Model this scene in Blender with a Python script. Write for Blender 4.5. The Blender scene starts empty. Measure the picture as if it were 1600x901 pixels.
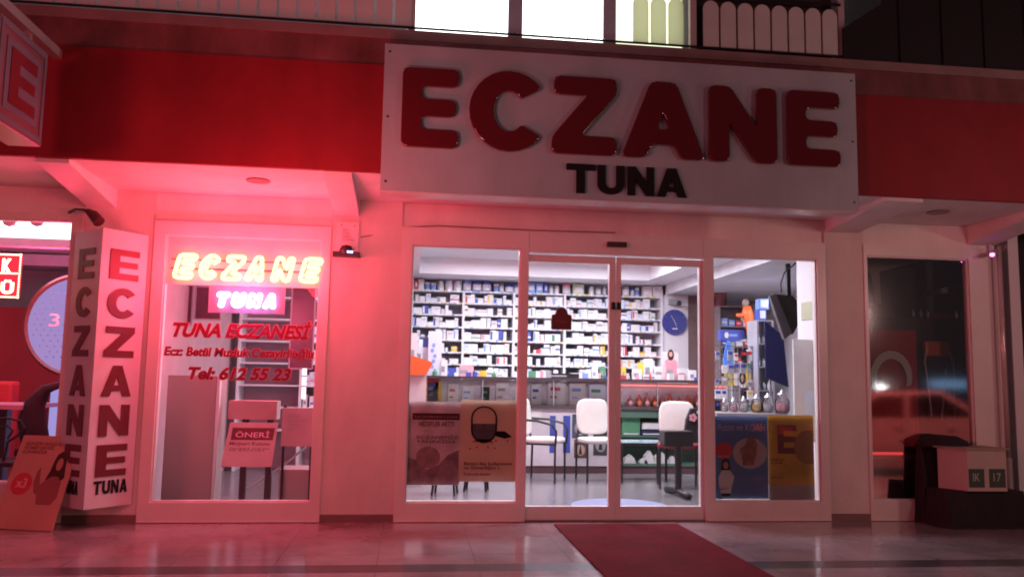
import bpy, bmesh, math, random
from mathutils import Vector, Matrix
random.seed(7)
SC = bpy.context.scene
COL = SC.collection
PI = math.pi

# ------------------------------------------------------------------ camera
FOC = 1300.0                       # focal length in pixels of a 1600 px wide frame
pt, yw, rl = [math.radians(a) for a in (6.256, 6.842, 1.0067)]
CAMH, CAMD = 1.15, 6.934           # eye above the terrace, distance from the shop front (Y = 0)
cp, sp, cy, sy = math.cos(pt), math.sin(pt), math.cos(yw), math.sin(yw)
fw = Vector((sy*cp, cy*cp, sp)); rx = Vector((cy, -sy, 0)); up = rx.cross(fw)
rx, up = math.cos(rl)*rx + math.sin(rl)*up, -math.sin(rl)*rx + math.cos(rl)*up
cam_d = bpy.data.cameras.new('camera'); cam = bpy.data.objects.new('camera', cam_d); COL.objects.link(cam)
cam_d.sensor_width = 36; cam_d.lens = 36*FOC/1600; cam_d.clip_start = .05; cam_d.clip_end = 500
M = Matrix((rx, up, -fw)).transposed().to_4x4(); M.translation = Vector((0, -CAMD, CAMH))
cam.matrix_world = M
SC.camera = cam

def at(px, py, Y):                 # measured point: where the sight line of a photo pixel meets the plane Y
    d = fw*FOC + rx*(px-800) - up*(py-450.5)
    t = (Y+CAMD)/d.y
    p = Vector((0, -CAMD, CAMH)) + d*t
    return p
def X(px, py, Y): return at(px, py, Y).x
def Zz(px, py, Y): return at(px, py, Y).z
def rect(px0, py0, px1, py1, Y):   # -> x0,x1,z0,z1
    a = at(px0, (py0+py1)/2, Y).x; b = at(px1, (py0+py1)/2, Y).x
    m = (px0+px1)/2
    return a, b, at(m, py1, Y).z, at(m, py0, Y).z

# ------------------------------------------------------------------ world, lights
W = bpy.data.worlds.new('World'); SC.world = W; W.use_nodes = True
nt = W.node_tree; bg = nt.nodes['Background']
sky = nt.nodes.new('ShaderNodeTexSky'); sky.sky_type = 'NISHITA'; sky.sun_disc = False
sky.sun_elevation = math.radians(-6); sky.sun_rotation = math.radians(200)
mixw = nt.nodes.new('ShaderNodeMixRGB'); mixw.inputs[0].default_value = .85
mixw.inputs[2].default_value = (.036, .024, .028, 1)
nt.links.new(sky.outputs[0], mixw.inputs[1]); nt.links.new(mixw.outputs[0], bg.inputs[0])
bg.inputs[1].default_value = .9
vs = SC.view_settings; vs.view_transform = 'Standard'; vs.look = 'None'; vs.gamma = 1; vs.exposure = 0
vs.use_curve_mapping = False
SC.cycles.filter_width = 1.9

def area(name, loc, target, size, power, color, size_y=None, spread=None):
    l = bpy.data.lights.new(name, 'AREA'); l.energy = power; l.color = color; l.size = size
    if size_y: l.shape = 'RECTANGLE'; l.size_y = size_y
    if spread: l.spread = spread
    o = bpy.data.objects.new(name, l); COL.objects.link(o); o.location = loc
    o.rotation_euler = (Vector(target)-Vector(loc)).to_track_quat('-Z', 'Y').to_euler()
    return o
def point(name, loc, power, color, r=.05):
    l = bpy.data.lights.new(name, 'POINT'); l.energy = power; l.color = color; l.shadow_soft_size = r
    o = bpy.data.objects.new(name, l); COL.objects.link(o); o.location = loc
    return o
# street side: an added red fill light across the road on the left, an assumed, unseen warm street light on the right
area('red_fill_light', (-5.6, -9.5, 1.6), (-.6, 0, 1.4), 1.3, 150, (1, .12, .16))
area('assumed_street_light', (8.96, -9.5, 2.6), (2.2, 0, 1.0), .5, 70, (1, .6, .54))  # assumed lamp out of view, placed so its reflection falls on a pillar
point('terrace_fill', (-.52, -2.7, 2.2), 23, (1, .44, .43), .12)  # added fill that brightens the header and left pillars
point('terrace_fill', (5.25, -2.7, 2.2), 30, (1, .52, .46), .12)  # second added fill, for the right end of the front
spot = bpy.data.lights.new('car_fill_spot', 'SPOT'); spot.energy = 1400; spot.color = (1, .19, .17); spot.spot_size = math.radians(75); spot.spot_blend = .6; spot.shadow_soft_size = .2  # added red spot that brightens the parked car for its reflection
spo = bpy.data.objects.new('car_fill_spot', spot); COL.objects.link(spo); spo.location = (9.2, -1.6, 2.2)
spo.rotation_euler = (Vector((8.2, -6.2, .2))-Vector((9.2, -1.6, 2.2))).to_track_quat('-Z', 'Y').to_euler()
# the neon in the left window, with added fills around it
for x in (-1.75, -1.34, -.93): point('neon_glow', (x, -.30, 2.0), 17, (1, .05, .10), .10)
point('neon_glow_violet', (-1.32, -.22, 1.74), 2.6, (1, .22, .85), .06)
point('fascia_fill_red', (-.85, -1.75, 2.15), 44, (1, .05, .08), .25)  # added red fill out in front, makes the glow on the fascia
point('neon_fill_inside', (-1.33, .6, 1.75), 48, (1, .12, .25), .15)  # added red fill, stands in for neon light and haze indoors
area('balcony_fill', (-1.6, -.945, 4.95), (-1.6, -.945, 3), 2.8, 16, (.95, .95, 1), .04)  # added strip that brightens the pale panel behind the left pickets
# shop ceiling lights, assumed, with their fixtures out of view
for (x, y) in ((1.0, 1.6), (1.0, 3.4), (2.6, 1.6), (2.6, 3.4)):
    area('ceiling_panel_light', (x, y, 2.74), (x, y, 0), .9, 62, (.90, .89, 1.0), .5)
area('ceiling_panel_light', (4.6, 2.6, 2.3), (4.6, 2.6, 0), .6, 20, (.91, .89, 1.0))
area('ceiling_panel_light', (-1.0, 2.9, 2.5), (-1.0, 2.9, 0), .8, 13, (1, .45, .62))  # pink tint added to imitate the neon haze over this window
point('bulb_sign_glow', (-3.2, .9, 1.9), 60, (1, .05, .12), .12)
area('restaurant_light', (-3.7, 2.2, 2.25), (-3.7, 2.2, 0), .9, 26, (.95, .55, .75))

# ------------------------------------------------------------------ materials
MATS = {}
def mat(name, c, rough=.6, metal=0, var=.10, scale=6, bump=0.0, spec=.5, trans=0, coat=0):
    if name in MATS: return MATS[name]
    m = bpy.data.materials.new(name); m.use_nodes = True; n = m.node_tree; b = n.nodes['Principled BSDF']
    b.inputs['Roughness'].default_value = rough; b.inputs['Metallic'].default_value = metal
    b.inputs['Specular IOR Level'].default_value = spec
    if coat: b.inputs['Coat Weight'].default_value = coat
    tc = n.nodes.new('ShaderNodeTexCoord'); no = n.nodes.new('ShaderNodeTexNoise')
    no.inputs['Scale'].default_value = scale; no.inputs['Detail'].default_value = 5
    n.links.new(tc.outputs['Object'], no.inputs['Vector'])
    r = n.nodes.new('ShaderNodeValToRGB')
    r.color_ramp.elements[0].position = .3; r.color_ramp.elements[1].position = .7
    r.color_ramp.elements[0].color = tuple(v*(1-var) for v in c)+(1,)
    r.color_ramp.elements[1].color = tuple(min(1, v*(1+var*.6)) for v in c)+(1,)
    n.links.new(no.outputs[0], r.inputs[0]); n.links.new(r.outputs[0], b.inputs['Base Color'])
    if bump:
        bp = n.nodes.new('ShaderNodeBump'); bp.inputs['Strength'].default_value = bump; bp.inputs['Distance'].default_value = .01
        n2 = n.nodes.new('ShaderNodeTexNoise'); n2.inputs['Scale'].default_value = scale*12; n2.inputs['Detail'].default_value = 6
        n.links.new(tc.outputs['Object'], n2.inputs['Vector'])
        n.links.new(n2.outputs[0], bp.inputs['Height']); n.links.new(bp.outputs[0], b.inputs['Normal'])
    rr = n.nodes.new('ShaderNodeMapRange'); rr.inputs[3].default_value = max(0, rough*.8); rr.inputs[4].default_value = min(1, rough*1.25)
    n.links.new(no.outputs[0], rr.inputs[0]); n.links.new(rr.outputs[0], b.inputs['Roughness'])
    if trans:
        tb = n.nodes.new('ShaderNodeBsdfTranslucent'); tb.inputs[0].default_value = (.9, .92, .8, 1)
        mx = n.nodes.new('ShaderNodeMixShader'); mx.inputs[0].default_value = trans
        n.links.new(b.outputs[0], mx.inputs[1]); n.links.new(tb.outputs[0], mx.inputs[2])
        n.links.new(mx.outputs[0], n.nodes['Material Output'].inputs[0])
    MATS[name] = m; return m
def emi(name, c, s):
    if name in MATS: return MATS[name]
    m = bpy.data.materials.new(name); m.use_nodes = True; n = m.node_tree; n.nodes.clear()
    e = n.nodes.new('ShaderNodeEmission'); o = n.nodes.new('ShaderNodeOutputMaterial')
    e.inputs[0].default_value = tuple(c)+(1,); e.inputs[1].default_value = s
    n.links.new(e.outputs[0], o.inputs[0]); MATS[name] = m; return m
def glassmat(name, refl, tint=(1, 1, 1), rough=.0):
    m = bpy.data.materials.new(name); m.use_nodes = True; n = m.node_tree; n.nodes.clear()
    t = n.nodes.new('ShaderNodeBsdfTransparent'); t.inputs[0].default_value = tint+(1,)
    g = n.nodes.new('ShaderNodeBsdfGlossy'); g.inputs['Roughness'].default_value = rough
    lw = n.nodes.new('ShaderNodeFresnel'); lw.inputs[0].default_value = 1.5
    ad = n.nodes.new('ShaderNodeMath'); ad.operation = 'MAXIMUM'; ad.inputs[1].default_value = refl
    mx = n.nodes.new('ShaderNodeMixShader'); o = n.nodes.new('ShaderNodeOutputMaterial')
    n.links.new(lw.outputs[0], ad.inputs[0]); n.links.new(ad.outputs[0], mx.inputs[0])
    n.links.new(t.outputs[0], mx.inputs[1]); n.links.new(g.outputs[0], mx.inputs[2]); n.links.new(mx.outputs[0], o.inputs[0])
    MATS[name] = m; return m
def tilemat(name, c1, c2, grout, sx, sy, rough):
    m = mat(name, c1, rough, 0, .06, 2.5); n = m.node_tree; b = n.nodes['Principled BSDF']
    src = b.inputs['Base Color'].links[0].from_socket
    br = n.nodes.new('ShaderNodeTexBrick'); br.offset = 0; br.inputs['Scale'].default_value = 1
    br.inputs['Brick Width'].default_value = sx; br.inputs['Row Height'].default_value = sy
    br.inputs['Mortar Size'].default_value = .003; br.inputs['Color1'].default_value = c1+(1,)
    br.inputs['Color2'].default_value = c2+(1,); br.inputs['Mortar'].default_value = grout+(1,)
    mp = n.nodes.new('ShaderNodeMapping'); mp.inputs['Location'].default_value = (.17, .03, 0)
    tc = [x for x in n.nodes if x.type == 'TEX_COORD'][0]
    n.links.new(tc.outputs['Object'], mp.inputs[0]); n.links.new(mp.outputs[0], br.inputs[0])
    mx = n.nodes.new('ShaderNodeMixRGB'); mx.blend_type = 'MULTIPLY'; mx.inputs[0].default_value = .35
    n.links.new(br.outputs[0], mx.inputs[1]); n.links.new(src, mx.inputs[2]); n.links.new(mx.outputs[0], b.inputs['Base Color'])
    return m
WALL = mat('painted_wall', (.74, .68, .65), .55, 0, .06, 3, .25)
FRAME = mat('window_frame_white', (.76, .71, .69), .32, 0, .04, 5)
FASC = mat('fascia_red_panel', (.30, .020, .032), .62, 0, .10, 1.5, .05, .3)
SLAB = mat('slab_edge_paint', (.24, .085, .09), .75, 0, .25, 4, .4)
SOFF = mat('soffit_paint', (.86, .80, .78), .6, 0, .06, 2, .2)
SIGNW = mat('sign_board_white', (.45, .53, .58), .45, 0, .05, 2.2)
LETR = mat('letter_red_acrylic', (.13, .006, .012), .10, 0, .05, 3, coat=1)
INK = mat('letter_black', (.014, .012, .014), .6, spec=.2)
TERR = tilemat('terrace_tile', (.40, .32, .34), (.37, .295, .315), (.24, .18, .19), .62, .62, .13)
BAND = mat('dark_granite', (.085, .07, .08), .22, 0, .5, 60)
ASPH = mat('asphalt', (.05, .05, .052), .85, 0, .4, 20, .5)
CARP = mat('carpet_red', (.19, .010, .022), .95, 0, .22, 30, .8, .1)
SFLOOR = tilemat('shop_floor_tile', (.27, .25, .265), (.25, .23, .245), (.19, .17, .18), .4, .4, .22)
IWALL = mat('interior_wall', (.72, .71, .74), .6, 0, .03, 2)
SHELF = mat('shelf_white', (.78, .78, .82), .45, 0, .03, 4)
SHBACK = mat('shelf_back_grey', (.36, .34, .41), .6, 0, .08, 4)
BOXW = [mat('carton_white', (.80, .80, .84), .5, 0, .04, 30), mat('carton_ivory', (.74, .72, .72), .5, 0, .06, 30), mat('carton_pale_blue', (.66, .72, .84), .5, 0, .06, 30)]
YEL = mat('print_yellow', (.80, .55, .06), .5); RED = mat('print_red', (.62, .05, .08), .5)
BLU = mat('print_blue', (.06, .09, .42), .45); LBL = mat('print_light_blue', (.22, .36, .75), .45)
GRN = mat('print_green', (.10, .30, .16), .5); PNK = mat('print_pink', (.80, .35, .42), .5)
GRY = mat('print_grey', (.32, .32, .34), .5); ORG = mat('orange_plastic', (.85, .16, .04), .45)
BLK = mat('black_metal', (.018, .016, .018), .4); DRK = mat('dark_cloth', (.022, .016, .022), .9, 0, .4, 12, .5)
VINW = mat('white_vinyl', (.66, .62, .58), .5, 0, .05, 10); VINR = mat('dark_red_vinyl', (.25, .03, .04), .5)
CHR = mat('chrome', (.7, .68, .68), .15, 1)
TIN = mat('tin_silver', (.6, .6, .66), .3, .6, .1, 10)
SKIN = mat('print_skin', (.55, .32, .24), .6); PAPR = mat('paper_white', (.70, .66, .66), .6, 0, .04, 8)
MAR = mat('maroon_board', (.045, .012, .016), .6, 0, .2, 4)
VREDT = mat('vinyl_lettering_red', (.22, .006, .03), .4); VPINK = mat('vinyl_outline_pink', (.75, .22, .28), .4)
GLS = glassmat('window_glass', .05)
GLD = glassmat('dark_window_glass', .38, (1, 1, 1), .06)
GLJ = glassmat('jar_glass', .18, (.93, .93, .96), .02)

# ------------------------------------------------------------------ mesh helpers
def grime(m, amt=.35, sx=9, sz=.55):
    n = m.node_tree; b = n.nodes['Principled BSDF']; src = b.inputs['Base Color'].links[0].from_socket
    tc = n.nodes.new('ShaderNodeTexCoord'); mp = n.nodes.new('ShaderNodeMapping'); mp.inputs['Scale'].default_value = (sx, sx, sz)
    no = n.nodes.new('ShaderNodeTexNoise'); no.inputs['Scale'].default_value = 1.0; no.inputs['Detail'].default_value = 8; no.inputs['Roughness'].default_value = .65
    r = n.nodes.new('ShaderNodeValToRGB'); r.color_ramp.elements[0].position = .35; r.color_ramp.elements[1].position = .62
    r.color_ramp.elements[0].color = (1-amt, 1-amt*1.05, 1-amt*1.1, 1); r.color_ramp.elements[1].color = (1, 1, 1, 1)
    mx = n.nodes.new('ShaderNodeMixRGB'); mx.blend_type = 'MULTIPLY'; mx.inputs[0].default_value = 1
    n.links.new(tc.outputs['Object'], mp.inputs[0]); n.links.new(mp.outputs[0], no.inputs[0]); n.links.new(no.outputs[0], r.inputs[0])
    n.links.new(src, mx.inputs[1]); n.links.new(r.outputs[0], mx.inputs[2]); n.links.new(mx.outputs[0], b.inputs['Base Color'])
for m_, a_ in ((WALL, .16), (FRAME, .08), (SIGNW, .16), (FASC, .22), (SLAB, .45), (SOFF, .14)): grime(m_, a_, 2.2, .9)
for m_, a_ in ((TERR, .30), (BAND, .3), (SFLOOR, .14), (CARP, .30)): grime(m_, a_, 2.6, 2.6)
class MB:
    def __init__(s): s.v = []; s.f = []; s.m = []
    def add(s, vs_, fs, mi=0):
        o = len(s.v); s.v += [tuple(p) for p in vs_]
        for f in fs: s.f.append([o+i for i in f]); s.m.append(mi)
        return s
    def box(s, x0, x1, y0, y1, z0, z1, mi=0, rot=0, piv=None):
        v = [(x, y, z) for x in (x0, x1) for y in (y0, y1) for z in (z0, z1)]
        if rot:
            px, py = piv or ((x0+x1)/2, (y0+y1)/2); c, sn = math.cos(rot), math.sin(rot)
            v = [(px+(a-px)*c-(b-py)*sn, py+(a-px)*sn+(b-py)*c, z) for a, b, z in v]
        return s.add(v, [(0, 1, 3, 2), (4, 6, 7, 5), (0, 4, 5, 1), (2, 3, 7, 6), (0, 2, 6, 4), (1, 5, 7, 3)], mi)
    def prism(s, pts, a, b, mp, mi=0):      # pts 2D outline, mp(u,v,w)->xyz, w from a to b
        n = len(pts); v = [mp(u, w, a) for u, w in pts]+[mp(u, w, b) for u, w in pts]
        return s.add(v, [list(range(n))[::-1], list(range(n, 2*n))]+[(i, (i+1) % n, n+(i+1) % n, n+i) for i in range(n)], mi)
    def tube(s, path, r, n=8, closed=False, mi=0):
        P = [Vector(p) for p in path]; L = len(P); rings = []
        rr = r if isinstance(r, (list, tuple)) else [r]*L
        prev = None
        for i in range(L):
            if closed: t = P[(i+1) % L]-P[i-1]
            else: t = P[min(i+1, L-1)]-P[max(i-1, 0)]
            t.normalize()
            ref = prev if prev is not None else (Vector((0, 1, 0)) if abs(t.y) < .9 else Vector((1, 0, 0)))
            a = (ref-t*ref.dot(t)); a.normalize(); prev = a; b = t.cross(a)
            rings.append([P[i]+(a*math.cos(2*PI*k/n)+b*math.sin(2*PI*k/n))*rr[i] for k in range(n)])
        v = [q for rg in rings for q in rg]; f = []
        for i in range(L if closed else L-1):
            j = (i+1) % L
            for k in range(n): f.append((i*n+k, i*n+(k+1) % n, j*n+(k+1) % n, j*n+k))
        if not closed: f += [list(range(n))[::-1], [(L-1)*n+k for k in range(n)]]
        return s.add(v, f, mi)
    def lathe(s, prof, c=(0, 0, 0), n=16, mi=0):  # prof (r,z)
        v = [(c[0]+r*math.cos(2*PI*k/n), c[1]+r*math.sin(2*PI*k/n), c[2]+z) for r, z in prof for k in range(n)]
        f = [(i*n+k, i*n+(k+1) % n, (i+1)*n+(k+1) % n, (i+1)*n+k) for i in range(len(prof)-1) for k in range(n)]
        f += [list(range(n))[::-1], [(len(prof)-1)*n+k for k in range(n)]]
        return s.add(v, f, mi)
    def build(s, name, mats, parent=None, smooth=False, bevel=0):
        me = bpy.data.meshes.new(name); me.from_pydata(s.v, [], s.f)
        if not isinstance(mats, (list, tuple)): mats = [mats]
        for m in mats: me.materials.append(m)
        me.polygons.foreach_set('material_index', s.m)
        bm = bmesh.new(); bm.from_mesh(me); bmesh.ops.recalc_face_normals(bm, faces=bm.faces)
        if bevel: bmesh.ops.bevel(bm, geom=bm.edges[:], offset=bevel, segments=2, affect='EDGES', profile=.6)
        bm.to_mesh(me); bm.free()
        if smooth:
            for p in me.polygons: p.use_smooth = True
        o = bpy.data.objects.new(name, me); COL.objects.link(o)
        if parent:
            o.parent = parent
            bpyloc[o.name] = 1
            o.matrix_parent_inverse = Matrix.Translation(parent.location).inverted() if parent.type == 'EMPTY' and not parent.rotation_euler.z else parent.matrix_basis.inverted()
        return o
bpyloc = {}
def tag(o, label, cat, group=None, kind=None):
    if label: o['label'] = label
    if cat: o['category'] = cat
    if group: o['group'] = group
    if kind: o['kind'] = kind
    return o
def thing(name, loc, label, cat, group=None):
    o = bpy.data.objects.new(name, None); COL.objects.link(o); o.location = loc; o.empty_display_size = .1
    return tag(o, label, cat, group)
def struct(name, mb, m, **k):
    o = mb.build(name, m, **k); o['kind'] = 'structure'; return o
ORD = ['', 'first', 'second', 'third', 'fourth', 'fifth', 'sixth', 'seventh', 'eighth', 'ninth', 'tenth', 'eleventh', 'twelfth', 'thirteenth', 'fourteenth', 'fifteenth', 'sixteenth', 'seventeenth', 'eighteenth', 'nineteenth', 'twentieth', 'twenty-first', 'twenty-second', 'twenty-third', 'twenty-fourth', 'twenty-fifth', 'twenty-sixth', 'twenty-seventh', 'twenty-eighth', 'twenty-ninth', 'thirtieth', 'thirty-first', 'thirty-second', 'thirty-third', 'thirty-fourth', 'thirty-fifth', 'thirty-sixth', 'thirty-seventh', 'thirty-eighth', 'thirty-ninth', 'fortieth']

# lettering -------------------------------------------------
def arc(cx, cy_, rx_, ry, a0, a1, n=16):
    return [(cx+rx_*math.cos(math.radians(a0+(a1-a0)*i/n)), cy_+ry*math.sin(math.radians(a0+(a1-a0)*i/n))) for i in range(n+1)]
GL = {
 'E': [[(0, 0), (1, 0), (1, .21), (.33, .21), (.33, .40), (.95, .40), (.95, .60), (.33, .60), (.33, .79), (1, .79), (1, 1), (0, 1)]],
 'C': [arc(.52, .5, .52, .5, 38, 322, 22)+arc(.52, .5, .22, .27, 318, 42, 18)],
 'Z': [[(0, 0), (1, 0), (1, .22), (.42, .22), (1, .80), (1, 1), (.03, 1), (.03, .78), (.57, .78), (0, .20)]],
 'A': [[(0, 0), (.28, 0), (.35, .18), (.65, .18), (.72, 0), (1, 0), (.65, 1), (.35, 1)], [(.41, .36), (.59, .36), (.5, .64)]],
 'N': [[(0, 0), (.28, 0), (.28, .56), (.70, 0), (1, 0), (1, 1), (.72, 1), (.72, .44), (.30, 1), (0, 1)]],
 'T': [[(.35, 0), (.65, 0), (.65, .79), (1, .79), (1, 1), (0, 1), (0, .79), (.35, .79)]],
 'U': [[(0, 1), (0, .38)]+arc(.5, .36, .5, .36, 180, 360, 14)+[(1, .38), (1, 1), (.70, 1), (.70, .38)]+arc(.5, .38, .20, .17, 360, 180, 10)+[(.30, 1)]],
}
class Plane:
    def __init__(s, O, ux=(1, 0, 0), uz=(0, 0, 1), un=(0, -1, 0)):
        s.O, s.ux, s.uz, s.un = Vector(O), Vector(ux), Vector(uz), Vector(un)
    def __call__(s, x, z, d=0): return s.O+s.ux*x+s.uz*z+s.un*d
def front(Y): return Plane((0, Y, 0))
def rounded(pts, r):
    out = []; n = len(pts)
    for i in range(n):
        p, a, b = Vector(pts[i]), Vector(pts[i-1]), Vector(pts[(i+1) % n])
        u, w = (a-p), (b-p); k = min(r, u.length*.4, w.length*.4)
        if u.length < 1e-6 or w.length < 1e-6 or u.angle(w) > 2.6: out.append(tuple(p)); continue
        q0, q1 = p+u.normalized()*k, p+w.normalized()*k
        for t in (0, .5, 1): out.append(tuple((1-t)**2*q0+2*t*(1-t)*p+t*t*q1))
    return out
def curve_to_obj(cu, name, m, parent, fn):
    ob = bpy.data.objects.new('tmp', cu); me = bpy.data.meshes.new_from_object(ob)
    bpy.data.objects.remove(ob); 
    for v in me.vertices: v.co = fn(v.co)
    me.name = name; me.materials.clear(); me.materials.append(m)
    for p in me.polygons: p.material_index = 0
    o = bpy.data.objects.new(name, me); COL.objects.link(o)
    if parent:
        o.parent = parent; o.matrix_parent_inverse = Matrix.Translation(parent.location).inverted() if parent.type == 'EMPTY' else parent.matrix_basis.inverted()
    return o
def letter(ch, x0, x1, z0, z1, pl, depth, m, parent, bevel=0, r=0, shear=0, name='letter'):
    cu = bpy.data.curves.new('c', 'CURVE'); cu.dimensions = '2D'; cu.fill_mode = 'BOTH'
    w, h = x1-x0, z1-z0; b = bevel
    for lp in GL[ch]:
        pts = [(x0+b+u*(w-2*b)+shear*v*h, z0+b+v*(h-2*b)) for u, v in lp]
        if r: pts = rounded(pts, r)
        s = cu.splines.new('POLY'); s.points.add(len(pts)-1); s.use_cyclic_u = True
        for i, p in enumerate(pts): s.points[i].co = (p[0], p[1], 0, 1)
    cu.extrude = max(.0002, depth/2-bevel); cu.bevel_depth = bevel; cu.bevel_resolution = 2
    return curve_to_obj(cu, name, m, parent, lambda c: pl(c.x, c.y, c.z+depth/2))
def word(s, x0, x1, z0, z1, pl, depth, m, parent, offset=0, shear=0, name='lettering', size=1):
    cu = bpy.data.curves.new('t', 'FONT'); cu.body = s; cu.size = size; cu.offset = offset; cu.extrude = .01
    cu.resolution_u = 3; cu.space_line = .95
    ob = bpy.data.objects.new('tmp', cu); me = bpy.data.meshes.new_from_object(ob); bpy.data.objects.remove(ob)
    xs = [v.co.x+shear*v.co.y for v in me.vertices]; ys = [v.co.y for v in me.vertices]
    ax, bx, ay, by = min(xs), max(xs), min(ys), max(ys)
    for v, xx in zip(me.vertices, xs):
        y_ = v.co.y
        v.co = pl(x0+(xx-ax)/(bx-ax)*(x1-x0), z0+(y_-ay)/(by-ay)*(z1-z0), depth if v.co.z > 0 else 0)
    me.name = name; me.materials.clear(); me.materials.append(m)
    for p in me.polygons: p.material_index = 0
    o = bpy.data.objects.new(name, me); COL.objects.link(o)
    if parent:
        o.parent = parent; o.matrix_parent_inverse = Matrix.Translation(parent.location).inverted()
    return o

# ================================================================== SETTING
struct('terrace', MB().box(-9, 12, -1.57, 0.06, -.36, 0).box(-9, 12, -3.3, -1.78, -.36, 0), TERR)
struct('terrace_dark_band', MB().box(-9, 12, -1.78, -1.57, -.36, 0), BAND)
struct('shop_floor', MB().box(-2.2, 5.4, .06, 5.8, -.2, -.001), SFLOOR)
struct('restaurant_floor', MB().box(-6, -2.2, .06, 5.8, -.2, -.001), mat('dark_floor', (.16, .08, .08), .3))
struct('road', MB().box(-60, 60, -60, -3.3, -.5, -.36), ASPH)
struct('back_ground', MB().box(-60, 60, 5.8, 60, -.5, -.3), ASPH)

# ================================================================== BUILDING
B = thing('shop_building', (0, 0, 0), 'night-lit shop building with red fascia band and white painted pillars', 'building')
HZ, SZ = 2.40, 2.61
pil = lambda a, b: MB().box(a, b, -.03, .22, .06, SZ).build('pillar', WALL, B)
pil(-2.62, -2.07); pil(-.68, -.10); pil(3.61, 3.97)
for a, b in ((-2.63, -2.065), (-.685, -.095), (3.605, 3.975)): MB().box(a, b, -.04, .2, 0, .058).build('skirting', mat('skirting_dark', (.22, .14, .13), .5), B)
MB().box(-6, 5.26, -.004, .22, HZ, SZ-.002).build('header', SOFF, B)
MB().box(-6, 7, -1.0, .22, SZ, SZ+.05).build('soffit', SOFF, B)
MB().box(-6, 7, -1.04, -1.0, SZ-.005, 3.40).build('fascia', FASC, B)
MB().box(-6, 7, -1.03, .3, 3.402, 3.67).build('balcony_slab', SLAB, B)
MB().box(-6, 7, -1.05, -1.035, 3.60, 3.672).build('slab_lip', mat('lip_paint', (.28, .18, .18), .6, 0, .2, 5), B)
# drop beams above each pillar
for a, b, zb in ((-2.60, -2.38, 2.46), (-.66, -.46, 2.47), (3.62, 3.93, 2.50), (5.00, 5.26, 2.44)):
    MB().prism([(-.99, SZ-.03), (.0, zb), (.0, SZ), (-.99, SZ)], a, b, lambda u, v, w: (w, u, v)).build('drop_beam', SOFF, B)
# upper storey wall behind balcony
MB().box(-6, 7, .3, .5, 3.4, 6.5).build('upper_wall', mat('upper_wall', (.32, .27, .27), .8, 0, .15, 3, .3), B)
# interior walls
MB().box(-6, 5.5, 5.65, 5.8, 0, 2.8).build('rear_wall', IWALL, B)
MB().box(-2.3, -2.2, .22, 5.65, 0, 2.8).build('party_wall', mat('party_wall_neon_tint', (.46, .30, .33), .6), B)  # pink cast of the neon is put into this wall colour
MB().box(5.4, 5.5, .0, 5.65, 0, 2.8).build('side_wall', IWALL, B)
MB().box(-6, -5.9, .0, 5.65, 0, 2.8).build('side_wall', IWALL, B)
# ceiling with a recessed tray and hanging bulkheads
c = MB(); c.box(-6, .08, .22, 5.65, 2.58, 2.62); c.box(.08, 3.32, 4.45, 5.65, 2.58, 2.62); c.box(3.32, 5.4, .22, 5.65, 2.58, 2.62); c.box(.08, 3.32, .22, .5, 2.58, 2.62)
c.box(0.04, 3.36, .46, 4.49, 2.80, 2.84)
c.box(.04, .08, .5, 4.45, 2.62, 2.80); c.box(3.32, 3.36, .5, 4.45, 2.62, 2.80); c.box(.08, 3.32, 4.45, 4.49, 2.62, 2.80)
c.build('shop_ceiling', mat('ceiling_white', (.86, .84, .88), .7, 0, .03, 2), B)
MB().box(3.70, 3.9, .7, 5.6, 2.43, 2.578).box(3.9, 5.4, .7, 5.6, 2.43, 2.45).build('ceiling_bulkhead', mat('bulkhead_white', (.66, .65, .68), .7), B)
MB().box(3.70, 3.80, .22, .70, 0, 2.578).build('window_partition', IWALL, B)

# ---- windows and doors
def shop_window(x0, x1, gx0, gx1, z1, gz0, gz1, glass, name='shop_window'):
    m = MB(); y0, y1 = -.045, .05
    m.box(x0, gx0, y0, y1, 0.002, z1).box(gx1, x1, y0, y1, 0.002, z1)
    m.box(gx0, gx1, y0, y1, .002, gz0).box(gx0, gx1, y0, y1, gz1, z1)
    e = .012                                   # glazing bead
    m.box(gx0, gx0+e, y0+.02, y1-.02, gz0, gz1).box(gx1-e, gx1, y0+.02, y1-.02, gz0, gz1)
    m.box(gx0, gx1, y0+.021, y1-.021, gz0, gz0+e).box(gx0, gx1, y0+.021, y1-.021, gz1-e, gz1)
    m.box(x0+.012, x1-.012, y0-.012, y0+.001, .004, .012)
    fr = m.build(name, FRAME, B)
    g = MB().add([(gx0, 0, gz0), (gx1, 0, gz0), (gx1, 0, gz1), (gx0, 0, gz1)], [(0, 1, 2, 3)]).build('glass_pane', glass, fr)
    return fr
shop_window(-2.07, -.68, -1.98, -.755, HZ, .155, 2.26, GLS)
shop_window(-.10, .965, -.012, .90, HZ, .152, 2.252, GLS)
shop_window(2.495, 3.61, 2.58, 3.53, HZ, .16, 2.25, GLS)
shop_window(3.97, 5.26, 4.0, 4.975, HZ, .17, 2.305, GLD)
shop_window(-6.0, -2.62, -5.2, -2.70, HZ, .3, 2.345, GLS)
def leaf(x0, x1, st0, st1, bar_x):
    m = MB(); y0, y1 = -.02, .03; a, b = .012, 2.21
    m.box(x0, x0+st0, y0, y1, a, b).box(x1-st1, x1, y0, y1, a, b).box(x0+st0, x1-st1, y0, y1, a, .12).box(x0+st0, x1-st1, y0, y1, 2.15, b)
    fr = m.build('sliding_door', FRAME, B)
    MB().add([(x0+st0, .005, .12), (x1-st1, .005, .12), (x1-st1, .005, 2.15), (x0+st0, .005, 2.15)], [(0, 1, 2, 3)]).build('glass_pane', GLS, fr)
    MB().box(bar_x-.015, bar_x+.015, -.045, -.021, 1.76, 1.82).build('door_latch', BLK, fr)
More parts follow.
